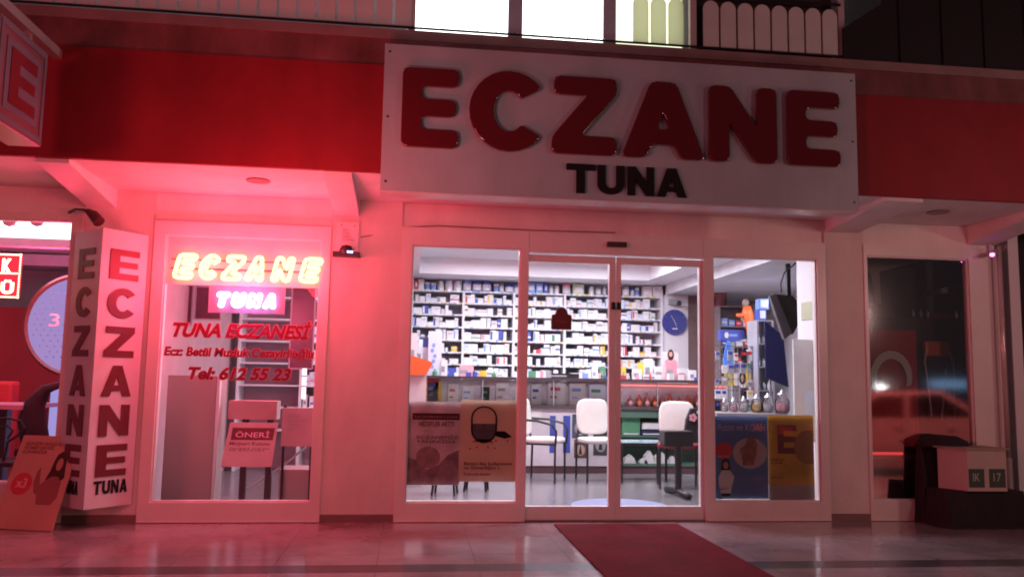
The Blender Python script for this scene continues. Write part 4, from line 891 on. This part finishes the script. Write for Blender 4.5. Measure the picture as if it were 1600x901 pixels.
# ================================================================== LEFT WINDOW INTERIOR
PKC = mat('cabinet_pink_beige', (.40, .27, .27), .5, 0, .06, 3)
def rbox(px0, py0, px1, py1, Y, d, m, name, lab, cat, bev=.004, floor=False):
    x0, x1, z0, z1 = rect(px0, py0, px1, py1, Y)
    if floor: z0 = 0
    o = MB().box(x0, x1, Y, Y+d, z0, z1).build(name, m, bevel=bev); return tag(o, lab, cat) if lab else o
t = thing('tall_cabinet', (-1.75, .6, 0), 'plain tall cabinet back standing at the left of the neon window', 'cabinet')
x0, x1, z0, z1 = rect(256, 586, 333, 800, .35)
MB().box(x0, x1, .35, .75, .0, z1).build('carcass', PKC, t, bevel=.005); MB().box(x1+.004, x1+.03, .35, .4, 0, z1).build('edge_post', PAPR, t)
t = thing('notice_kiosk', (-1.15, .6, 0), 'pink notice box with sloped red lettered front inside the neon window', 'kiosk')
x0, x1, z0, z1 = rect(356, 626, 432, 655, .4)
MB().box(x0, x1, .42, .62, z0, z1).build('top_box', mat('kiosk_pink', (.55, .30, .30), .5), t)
x2, x3, z2, z3 = rect(350, 660, 432, 727, .35)
plk = Plane((x2, .26, z2), (1, 0, 0), Vector((0, .12, z3-z2)).normalized(), (0, -1, 0))
HH = Vector((0, .12, z3-z2)).length
MB().prism([(0, 0), (x3-x2-.02, 0), (x3-x2, HH), (.035, HH)], -.01, 0, plk).build('sloped_front', mat('kiosk_pink', (.55, .30, .30), .5), t)
flat([(.055, HH*.60), (x3-x2-.03, HH*.60), (x3-x2-.02, HH*.88), (.06, HH*.88)], VR, t, plk, 'red_band')
word('Müşteri Kutusu', .05, x3-x2-.05, HH*.46, HH*.56, plk, .001, VR, t, offset=.02)
word('ÖNERİ DİLEK\nVE ŞİKAYET', .05, x3-x2-.04, HH*.34, HH*.43, plk, .001, VR, t, offset=.01)
word('ÖNERİ', .09, x3-x2-.06, HH*.66, HH*.82, Plane(plk(0, 0, .002), plk.ux, plk.uz, plk.un), .0005, PNK, t, offset=.01)
for x in (x2+.12, x3-.10):
    MB().box(x, x+.05, .45, .5, 0, z0).build('leg', mat('leg_dark', (.08, .04, .05), .5), t)
t = thing('paper_stand', (-.9, .5, 0), 'pink paper sheet on a dark stand at the right of the neon window', 'stand')
x0, x1, z0, z1 = rect(440, 637, 491, 697, .3)
MB().box(x0, x1, .3, .31, z0, z1).build('paper_sheet', mat('paper_pinkish', (.52, .33, .34), .5), t)
word('DUYURU\nSayın hastalarımız\nlütfen sıra\nalınız', x0+.05, x1-.05, z0+.13, z1-.05, Plane((0, .2995, 0)), .001, GRY, t)
MB().box(x0+.01, x0+.03, .312, .33, 0, z1+.02).box(x1-.03, x1-.01, .312, .33, 0, z1).build('stand_frame', BLK, t)
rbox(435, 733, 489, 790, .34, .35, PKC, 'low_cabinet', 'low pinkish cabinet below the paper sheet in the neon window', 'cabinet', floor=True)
tag(MB().tube([at(375, 770, .9), at(440, 728, .9), at(478, 698, .9)], .012, 6).build('metal_bar', CHR), 'diagonal metal bar behind the notice kiosk', 'bar')
# far left shelving seen through the neon window
t = thing('side_shelving', (-1.0, 3.6, 0), 'white side shelving with cartons behind the neon window', 'shelving')
MB().box(-2.1, -.35, 3.95, 3.97, 0, 2.3).build('back_panel', mat('side_back', (.36, .26, .30), .6), t)
for j in range(7):
    MB().box(-2.1, -.35, 3.6, 3.948, .5+j*.27-.02, .5+j*.27).build('shelf_board', SHELF, t)
for x in (-2.1, -1.35, -.38): MB().box(x, x+.03, 3.59, 3.948, 0, 2.3).build('divider', SHELF, t)
for j in range(1, 5):
    x = -1.3; i = 0
    while x < -.5:
        w = random.uniform(.05, .1); hh = random.uniform(.1, .2); i += 1
        tag(MB().box(x, x+w, 3.62, 3.72, .5+j*.27+.0005, .5+j*.27+hh).box(x+.01, x+w-.01, 3.617, 3.62, .5+j*.27+hh*.3, .5+j*.27+hh*.45, 1).build('side_carton', [random.choice(BOXW), random.choice((GRY, BLU, PNK))]), '%s carton from left, %s shelf up of the side shelving behind the neon' % (ORD[i], ORD[j+1]), 'carton', 'cartons on the side shelving')
        x += w+random.choice((.004, .03))
for i, (a, b, c_, d_) in enumerate(((277, 446, 300, 505), (306, 449, 345, 498), (455, 450, 490, 575))):
    x0, x1, z0, z1 = rect(a, b, c_, d_, 1.6)
    t = thing('dark_wall_frame', ((x0+x1)/2, 1.6, z0), ('narrow dark framed panel at upper left behind the neon', 'wider dark framed panel under the first neon letters', 'tall dark panel at the right behind the neon')[i], 'panel', 'dark panels behind the neon')
    MB().box(x0, x1, 1.6, 1.63, z0, z1).build('panel', mat('panel_plum', (.10, .04, .06), .4, 0, .3, 6), t); frame2(x0-.012, x1+.012, z0-.012, z1+.012, .014, Plane((0, 1.6, 0)), GRY, t, 'frame', .01)
    MB().box((x0+x1)/2-.01, (x0+x1)/2+.01, 1.631, 1.66, z1-.05, 2.578).build('hanger', GRY, t)
lf = thing('light_fitting', (-.85, .5, .9), 'short bright vertical tube light at right of the neon window', 'lamp')
q = at(475, 600, .4); MB().box(q.x-.018, q.x+.018, .4, .41, Zz(475, 623, .4), Zz(475, 575, .4)).build('tube', emi('tube_white', (1, .85, .95), 1.6), lf)
for z in (Zz(475, 588, .4), Zz(475, 604, .4)): MB().box(q.x-.02, q.x+.02, .395, .3995, z, z+.01).build('clip', GRY, lf)

# ================================================================== RESTAURANT NEXT DOOR
tag(MB().box(-5.8, -2.35, 4.2, 4.3, 0, 1.95).build('restaurant_wall', mat('restaurant_red', (.42, .03, .04), .6, 0, .2, 2)), 'deep red interior wall of the restaurant at far left', 'wall')
x0, x1, z0, z1 = rect(-120, 343, 120, 372, 2.0)
cl = thing('restaurant_ceiling_light', (-3.8, 2, 2.4), 'bright white ceiling light panel of the restaurant at far left', 'light')
MB().box(-5.5, -2.32, .7, .76, Zz(60, 373, .7), 2.55).build('light_panel', emi('white_panel', (.95, .93, 1), 2.6), cl)
MB().box(-5.5, -2.32, .68, .78, Zz(60, 386, .7), Zz(60, 373, .7)).build('panel_edge', mat('edge_lavender', (.6, .58, .75), .5), cl)
MB().box(-5.5, -2.32, 3.6, 3.8, Zz(80, 415, 3.6), Zz(80, 398, 3.6)).build('cornice_light', mat('cornice_pink', (.75, .5, .7), .5), cl)
q = at(122, 508, 2.6); rp = thing('round_wall_panel', (q.x, 2.6, q.z), 'round lavender dotted panel partly hidden behind the vertical sign', 'panel')
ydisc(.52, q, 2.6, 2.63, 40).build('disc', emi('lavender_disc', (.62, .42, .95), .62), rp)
d_ = MB()
for i in range(-6, 4):
    for j in range(-8, 9):
        if (i*.075)**2+(j*.06)**2 < .22: d_.box(q.x+i*.075+(j % 2)*.03-.006, q.x+i*.075+(j % 2)*.03+.006, 2.595, 2.5995, q.z+j*.058-.006, q.z+j*.058+.006)
d_.build('dot_pattern', mat('dots_violet', (.18, .10, .30), .5), rp)
word('3', q.x-.30, q.x-.19, q.z-.02, q.z+.12, Plane((0, 2.594, 0)), .001, PNK, rp)
MB().tube([(q.x+.54*math.cos(a*PI/20), 2.61, q.z+.54*math.sin(a*PI/20)) for a in range(40)], .03, 6, True).build('rim', mat('rim_maroon', (.12, .02, .02), .4), rp)
MB().box(q.x-.02, q.x+.02, 2.64, 2.7, 0, q.z).build('stand_pole', BLK, rp)
x0, x1, z0, z1 = rect(70, 605, 100, 690, 2.2)
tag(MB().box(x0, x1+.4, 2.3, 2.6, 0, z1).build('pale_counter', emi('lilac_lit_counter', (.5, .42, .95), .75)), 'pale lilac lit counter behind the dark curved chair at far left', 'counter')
ch = thing('curved_chair', (-3.1, 1.5, 0), 'dark curved high-backed chair inside the restaurant at far left', 'chair')
pth = [at(96, 600, 1.4), at(72, 607, 1.4), at(55, 630, 1.4), at(50, 655, 1.4), at(55, 690, 1.4), at(62, 720, 1.4)]
MB().tube(pth, [.03, .05, .09, .12, .12, .08], 10).build('backrest', DRK, ch, smooth=True)
q = pth[-1]; MB().box(q.x-.15, q.x+.35, 1.2, 1.6, .38, .45).build('seat', DRK, ch, bevel=.02)
for dx in (-.1, .3): MB().tube([(q.x+dx, 1.4, 0), (q.x+dx, 1.4, .38)], .015, 6).build('leg', BLK, ch)
tbl = thing('restaurant_table', (-3.6, 1.6, 0), 'dark table with pale edge inside the restaurant at far left', 'table')
zt = Zz(30, 632, 1.4)
MB().box(-4.6, X(42, 640, 1.4), 1.3, 2.1, zt-.04, zt).build('table_top', mat('table_pale', (.42, .25, .32), .3), tbl); MB().box(-3.9, -3.8, 1.6, 1.7, 0, zt-.04).build('pedestal', BLK, tbl)
bch = thing('wire_chair', (-3.5, 1.0, 0), 'dark wire-backed chair in front of the restaurant table', 'chair')
MB().tube([at(-10, 655, .9), at(10, 652, .9), at(32, 657, .9), at(38, 668, .9), at(28, 680, .9), at(12, 690, .9), at(5, 720, .9)], .012, 6).tube([at(-8, 668, .9), at(12, 665, .9), at(20, 672, .9), at(12, 685, .9)], .01, 6).build('back_wire', BLK, bch)
q = at(5, 720, .9); MB().box(q.x-.3, q.x+.12, .8, 1.2, q.z-.04, q.z).build('seat', DRK, bch, bevel=.01)
for dx in (-.28, .1): MB().tube([(q.x+dx, 1.0, 0), (q.x+dx, 1.0, q.z-.04)], .012, 6).build('leg', BLK, bch)
rs = thing('red_sofa', (-3.6, 2.3, 0), 'red sofa back behind the restaurant table at far left', 'sofa')
x0, x1, z0, z1 = rect(-80, 595, 17, 640, 2.3)
MB().box(x0, x1, 2.3, 2.5, .2, z1).build('backrest', mat('sofa_red', (.5, .03, .04), .5), rs, bevel=.03); MB().box(x0, x1, 2.15, 2.3, .1, .42).build('seat', mat('sofa_red', (.5, .03, .04), .5), rs, bevel=.03)
# bulb-edged sign in the restaurant window
ks = thing('bulb_edged_sign', (-3.25, .1, 1.75), 'glowing red sign with bulb border and letter K at far left', 'sign')
YK = .12
ax, bx_, az, bz = rect(-130, 395, 31, 463, YK)
MB().box(ax, bx_, YK, YK+.03, az, bz).build('red_panel', emi('red_panel_glow', (1, .03, .06), 1.3), ks)
BE = emi('bulb_cream', (1, .62, .38), 6)
zm = (az+bz)/2+.02
d_ = MB(); n = 44
for i in range(n+1):
    x = ax+(bx_-ax)*i/n
    for z in (az+.004, zm, bz-.004): d_.lathe([(0, -.008), (.009, 0), (0, .008)], (x, YK-.008, z), 6)
for i in range(17):
    z = az+(bz-az)*i/16; d_.lathe([(0, -.008), (.009, 0), (0, .008)], (bx_, YK-.008, z), 6)
d_.build('bulb_border', BE, ks)
word('K', X(4, 415, YK), X(19, 415, YK), Zz(10, 427, YK), Zz(10, 404, YK), Plane((0, YK-.002, 0)), .006, BE, ks, offset=.04)
word('Ü', X(2, 447, YK), X(22, 447, YK), Zz(10, 459, YK), Zz(10, 437, YK), Plane((0, YK-.002, 0)), .006, BE, ks, offset=.04)
MB().box(bx_-.2, bx_-.19, YK, YK+.02, bz, 2.33).build('hanger', GRY, ks)
for i, a in enumerate((15, 58)):
    q = at(a, 343, .3); tag(MB().lathe([(0, -.06), (.04, -.045), (.055, -.01), (.05, .03), (0, .04)], (q.x, .3, q.z), 12).build('hanging_bauble', mat('bauble_lilac', (.5, .45, .6), .4), smooth=True), ('left', 'right')[i]+' pale ornament hanging at the top of the restaurant window', 'ornament')

# ================================================================== FAR RIGHT WINDOW INTERIOR
MB().box(3.801, 5.3, .66, .70, 0, 2.578).box(5.26, 5.3, .22, .66, 0, 2.578).build('store_wall', mat('store_wall_dark', (.10, .08, .08), .8), B)
tag(MB().box(3.86, 5.1, .42, .45, .62, 1.80).build('maroon_board', MAR), 'dark maroon board filling the upper half of the far right window', 'board')
fl = thing('crescent_flag', (4.2, .4, 1.1), 'dark red flag with a white crescent inside the far right window', 'flag')
x0, x1, z0, z1 = rect(1352, 515, 1434, 700, .40)
f_ = MB(); nseg = 16
for i in range(nseg):
    a, b = x0+(x1-x0)*i/nseg, x0+(x1-x0)*(i+1)/nseg; ya_, yb_ = .395+.008*math.sin(i*1.3), .395+.008*math.sin((i+1)*1.3)
    f_.add([(a, ya_, z0), (b, yb_, z0), (b, yb_, z1), (a, ya_, z1)], [(0, 1, 2, 3)])
f_.build('cloth', mat('flag_red', (.55, .02, .03), .7), fl)
q = at(1393, 577, .38)
cr = arc(q.x, q.z-.06, .205, .235, -20, 200, 24)+arc(q.x, q.z-.09, .15, .19, 200, -20, 24)
MB().prism(cr, .378, .381, lambda u, v, w: (u, w, v)).build('crescent', mat('flag_white', (.85, .80, .76), .7), fl)
bt = thing('bottle_standee', (4.6, .36, .7), 'tall outlined bottle-shaped standee with orange cap in the far right window', 'standee')
def bp_(a, b): p_ = at(a, b, .34); return (p_.x, .34, p_.z)
MB().tube([bp_(1447, 545), bp_(1445, 565), bp_(1450, 600), bp_(1456, 650)], .007, 6).tube([bp_(1484, 548), bp_(1490, 570), bp_(1492, 600), bp_(1492, 655)], .007, 6).tube([bp_(1478, 575), bp_(1476, 610), bp_(1471, 655)], .009, 6).build('outline', mat('outline_grey', (.85, .8, .76), .5), bt)
x0, x1, z0, z1 = rect(1446, 533, 1484, 556, .34)
MB().box(x0, x1, .34, .39, z0, z1).build('cap', mat('cap_orange', (.9, .18, .05), .4), bt, bevel=.012)
x0, x1, z0, z1 = rect(1452, 556, 1484, 660, .36); MB().box(x0, x1, .37, .39, .62, z1).build('body_panel', mat('bottle_dark', (.05, .03, .03), .3), bt)
cbn = thing('window_cabinet', (4.4, .3, 0), 'grey cabinet with a pale ledge at the bottom of the far right window', 'cabinet')
x0, x1, z0, z1 = rect(1350, 712, 1431, 780, .2)
MB().box(3.99, x1, .2, .5, 0, z1-.03).build('carcass', mat('cabinet_grey', (.22, .18, .18), .6, 0, .3, 5), cbn); MB().box(3.99, x1+.01, .17, .5, z1-.025, z1+.012).build('ledge', mat('ledge_pale', (.5, .38, .38), .4), cbn)
MB().box(4.0, x1-.12, .19, .2, z1+.013, z1+.035).build('red_reflection_strip', emi('red_reflection_lit', (1, .05, .06), 1.0), cbn)  # glowing strip added as the red streak of the car's reflection
MB().box(x1+.02, 5.0, .25, .6, 0, .60).build('dark_chest', mat('chest_dark', (.05, .03, .035), .6)).__setitem__('label', 'dark chest beside the grey cabinet in the far right window')
bpy.data.objects['dark_chest']['category'] = 'chest'
for i, a in enumerate((1360, 1426, 1438, 1449, 1493, 1503)):
    q = at(a, 470, .43); tag(MB().lathe([(0, 0), (.018, 0), (.018, .05), (.007, .07), (.007, .09), (0, .09)], (q.x, .435, 1.8005), 10).build('clear_bottle', TIN, smooth=True), '%s small bottle from the left on top of the maroon board' % ORD[i+1], 'bottle', 'small bottles above the maroon board')
q = at(1467, 472, .43); tag(MB().lathe([(.10, 0), (.09, .03), (.06, .06), (0, .07)], (q.x, .435, 1.8005), 16).build('red_bowl', mat('bowl_red', (.55, .06, .06), .4), smooth=True), 'upturned red bowl on top of the maroon board', 'bowl')

P_ = [at(a, b, .5) for a, b in ((1346, 380), (1500, 380), (1440, 408), (1374, 424), (1377, 474), (1369, 474), (1360, 426), (1346, 426))]
MB().prism([(q.x, q.z) for q in P_], .5, .64, lambda u, v, w: (u, w, v)).build('inner_bulkhead', mat('bulkhead_taupe', (.42, .36, .33), .7), B)
P_ = [at(a, b, .52) for a, b in ((1450, 455), (1515, 440), (1515, 456), (1455, 459))]
MB().prism([(q.x, q.z) for q in P_], .52, .64, lambda u, v, w: (u, w, v)).build('inner_ledge', mat('ledge_teal_grey', (.30, .33, .32), .7), B)
# ================================================================== OUTSIDE RIGHT
dp = thing('chrome_pole', (5.33, -.1, 0), 'slim pale metal pole at the right corner of the shop front', 'pole')
MB().tube([(5.215, -.12, .55), (5.215, -.12, 2.42)], .022, 12).build('pole_tube', mat('pole_pale', (.6, .5, .48), .25, .3), dp, smooth=True)
MB().tube([(5.215, -.12, .0), (5.215, -.12, .55)], .03, 12).build('pole_base', mat('pole_pale', (.6, .5, .48), .25, .3), dp)
pc = thing('pole_camera', (5.2, -.15, 2.3), 'small bullet camera with a pink light on the pale metal pole', 'camera')
q = at(1548, 399, -.16); MB().tube([(q.x-.01, -.19, q.z), (q.x+.10, -.10, q.z+.04)], .02, 8).box(q.x-.01, q.x+.01, -.16, -.12, q.z+.0, q.z+.1).build('camera_body', mat('camera_pale', (.45, .4, .4), .4), pc)
MB().lathe([(0, -.018), (.018, -.01), (.02, .01), (0, .018)], (q.x-.015, -.20, q.z), 10).build('status_light', emi('pink_led', (1, .15, .8), 6), pc)
# dark covered stand with a carton on it
dc = thing('covered_stand', (4.75, -.28, 0), 'low stand under a black cloth cover at the right end of the terrace', 'stand')
m = MB(); import itertools
def blob(x0, x1, y0, y1, z1, nx=14, nz=7):
    me = []
    for j in range(nz+1):
        z = z1*j/nz
        for i in range(4*nx):
            s_ = i//nx; f = (i % nx)/nx; sh = .02*math.sin(i*1.9+j*.4)*(1-j/nz*.5) + .03*(1-j/nz)
            if s_ == 0: p_ = (x0+(x1-x0)*f, y0-sh, z)
            elif s_ == 1: p_ = (x1+sh, y0+(y1-y0)*f, z)
            elif s_ == 2: p_ = (x1-(x1-x0)*f, y1+sh, z)
            else: p_ = (x0-sh, y1-(y1-y0)*f, z)
            me.append(p_)
    n = 4*nx; fs = [(j*n+i, j*n+(i+1) % n, (j+1)*n+(i+1) % n, (j+1)*n+i) for j in range(nz) for i in range(n)]
    fs.append([nz*n+i for i in range(n)])
    return me, fs
a, b = blob(4.42, 5.12, -.42, -.08, .30); m.add(a, b); m.build('cloth_cover', DRK, dc, smooth=True)
m = MB(); a, b = blob(4.40, 4.86, -.12, -.055, .66); m.add(a, b)
m.lathe([(.22, 0), (.20, .05), (.12, .09), (0, .10)], (4.62, -.09, .64), 14); m.build('cloth_hump', DRK, dc, smooth=True)
bx = thing('white_carton', (4.8, -.4, .31), 'white carton with two green labels on top of the black covered stand', 'carton')
x0, x1, z0, z1 = rect(1512, 702, 1573, 770, -.45)
zc = .305
MB().prism([(x0, -.45), (x1, -.45), (x1, -.15), (x0+.0, -.15), (x0-.11, -.22)], zc, z1, lambda u, v, w: (u, v, w)).build('carton_body', mat('carton_card', (.52, .42, .38), .6, 0, .08, 8), bx)
MB().prism([(x0-.03, -.47), (x1+.02, -.47), (x1+.02, -.13), (x0-.15, -.2)], z1+.001, z1+.012, lambda u, v, w: (u, v, w)).build('flap', mat('carton_flap', (.40, .31, .28), .7), bx)
for i, s in enumerate(('IK', '17')):
    a, b, c_, d_ = rect((1514, 1546)[i], 732, (1538, 1571)[i], 761, -.452)
    MB().box(a, b, -.454, -.4505, c_, d_).build('green_label', mat('label_green', (.03, .07, .05), .4), bx)
    word(s, a+(b-a)*.25, b-(b-a)*.3, c_+.05, d_-.035, Plane((0, -.4545, 0)), .001, mat('label_text', (.45, .5, .45), .5), bx)
# dark surroundings to the right
tag(MB().box(5.9, 12, .6, .9, -.3, 3.5).build('side_yard_wall', mat('yard_wall_dark', (.05, .035, .04), .9, 0, .4, 2, .5)), 'dark wall beyond the right corner of the shop', 'wall')

# ================================================================== STREET SIDE (seen only in reflections)
car = thing('parked_car', (8.0, -6.2, -.36), 'silver car parked in the street, seen reflected in the far right window', 'car')
SIL = mat('car_paint_silver', (.42, .36, .36), .25, .5, .05, 5, coat=.6)
prof = [(-2.2, .35), (-2.18, .75), (-2.0, .92), (-1.5, .98), (-.9, 1.42), (.3, 1.47), (1.1, 1.05), (1.9, .93), (2.18, .78), (2.2, .38), (1.8, .25), (-1.8, .25)]
mp = lambda u, v, w: (8.0+u, w, -.36+v)
MB().prism(prof, -6.9, -5.3, mp).build('car_body', SIL, car, bevel=.03)
for y in (-5.297, -6.903):
    MB().prism([(-1.25, 1.02), (-.8, 1.36), (.25, 1.40), (.85, 1.05)], y-.004, y+.004, mp).build('side_window', mat('car_glass', (.01, .01, .012), .05), car)
MB().prism([(-.36, 1.0), (-.28, 1.0), (-.28, 1.42), (-.36, 1.42)], -5.292, -5.286, mp).build('door_pillar', SIL, car)
for u0 in (-1.15, -.32, .80): MB().prism([(u0, .3), (u0+.012, .3), (u0+.012, .98), (u0, .98)], -5.297, -5.294, mp).build('door_seam', BLK, car)
for u0 in (-.55, .35): MB().prism([(u0, .84), (u0+.17, .84), (u0+.17, .87), (u0, .87)], -5.29, -5.27, mp).build('door_handle', CHR, car)
MB().prism([(.78, 1.02), (.98, 1.02), (.96, 1.14), (.80, 1.16)], -5.28, -5.14, mp).build('wing_mirror', SIL, car, bevel=.02)
for wx in (-1.35, 1.35):
    for y in (-5.33, -6.87):
        w_ = MB().prism([(wx+.32*math.cos(i*PI/12), .32+.32*math.sin(i*PI/12)) for i in range(24)], y-.06, y+.06, mp).build('wheel', DRK, car)
        MB().prism([(wx+.2*math.cos(i*PI/12), .32+.2*math.sin(i*PI/12)) for i in range(24)], y-.066, y+.066, mp).build('rim', CHR, w_)
MB().box(5.78, 5.82, -6.7, -6.4, .38, .5).box(5.78, 5.82, -5.7, -5.32, .38, .5).build('tail_light', emi('tail_red', (1, .04, .03), 1.2), car)
MB().box(10.15, 10.2, -5.7, -5.35, .33, .43).build('headlight', emi('head_white', (1, .85, .7), 2), car)
sh = thing('lit_shop_sign', (18.3, -20, 1.2), 'bluish lit sign across the street, seen reflected in the far right window', 'sign')
MB().box(17.9, 19.3, -20.2, -20.1, 1.12, 1.42).build('sign_panel', emi('blue_sign_glow', (.35, .6, 1), 1.0), sh)
MB().box(17.8, 19.4, -20.32, -20.2, 1.05, 1.5).box(18.0, 18.1, -20.3, -20.2, -.36, 1.05).box(19.1, 19.2, -20.3, -20.2, -.36, 1.05).build('sign_frame', BLK, sh)
ll = thing('distant_headlight', (15.4, -19, -.36), 'distant white headlight on an added post across the street, seen in reflection', 'lamp')
MB().tube([(15.4, -19, -.36), (15.4, -19, .95)], .06, 10).build('post', BLK, ll); MB().lathe([(0, 0), (.11, .05), (.11, .17), (0, .22)], (15.4, -19, .95), 12).build('globe', emi('lamp_white', (1, .98, 1), 25), ll)  # post and globe are added to hold the distant headlight's glow
sl = thing('assumed_street_lamp', (7.5, -11.2, -.36), 'assumed street lamp on the far kerb behind the photographer', 'street lamp')  # assumed post, never in view, gives no light itself
MB().tube([(7.5, -11.6, -.36), (7.5, -11.6, 4.6), (7.5, -11.2, 4.95), (7.5, -10.9, 4.98)], [.07, .05, .04, .04], 10).build('post', GRY, sl)
MB().box(7.3, 7.7, -11.3, -10.8, 4.9, 5.0).build('lamp_head', GRY, sl)
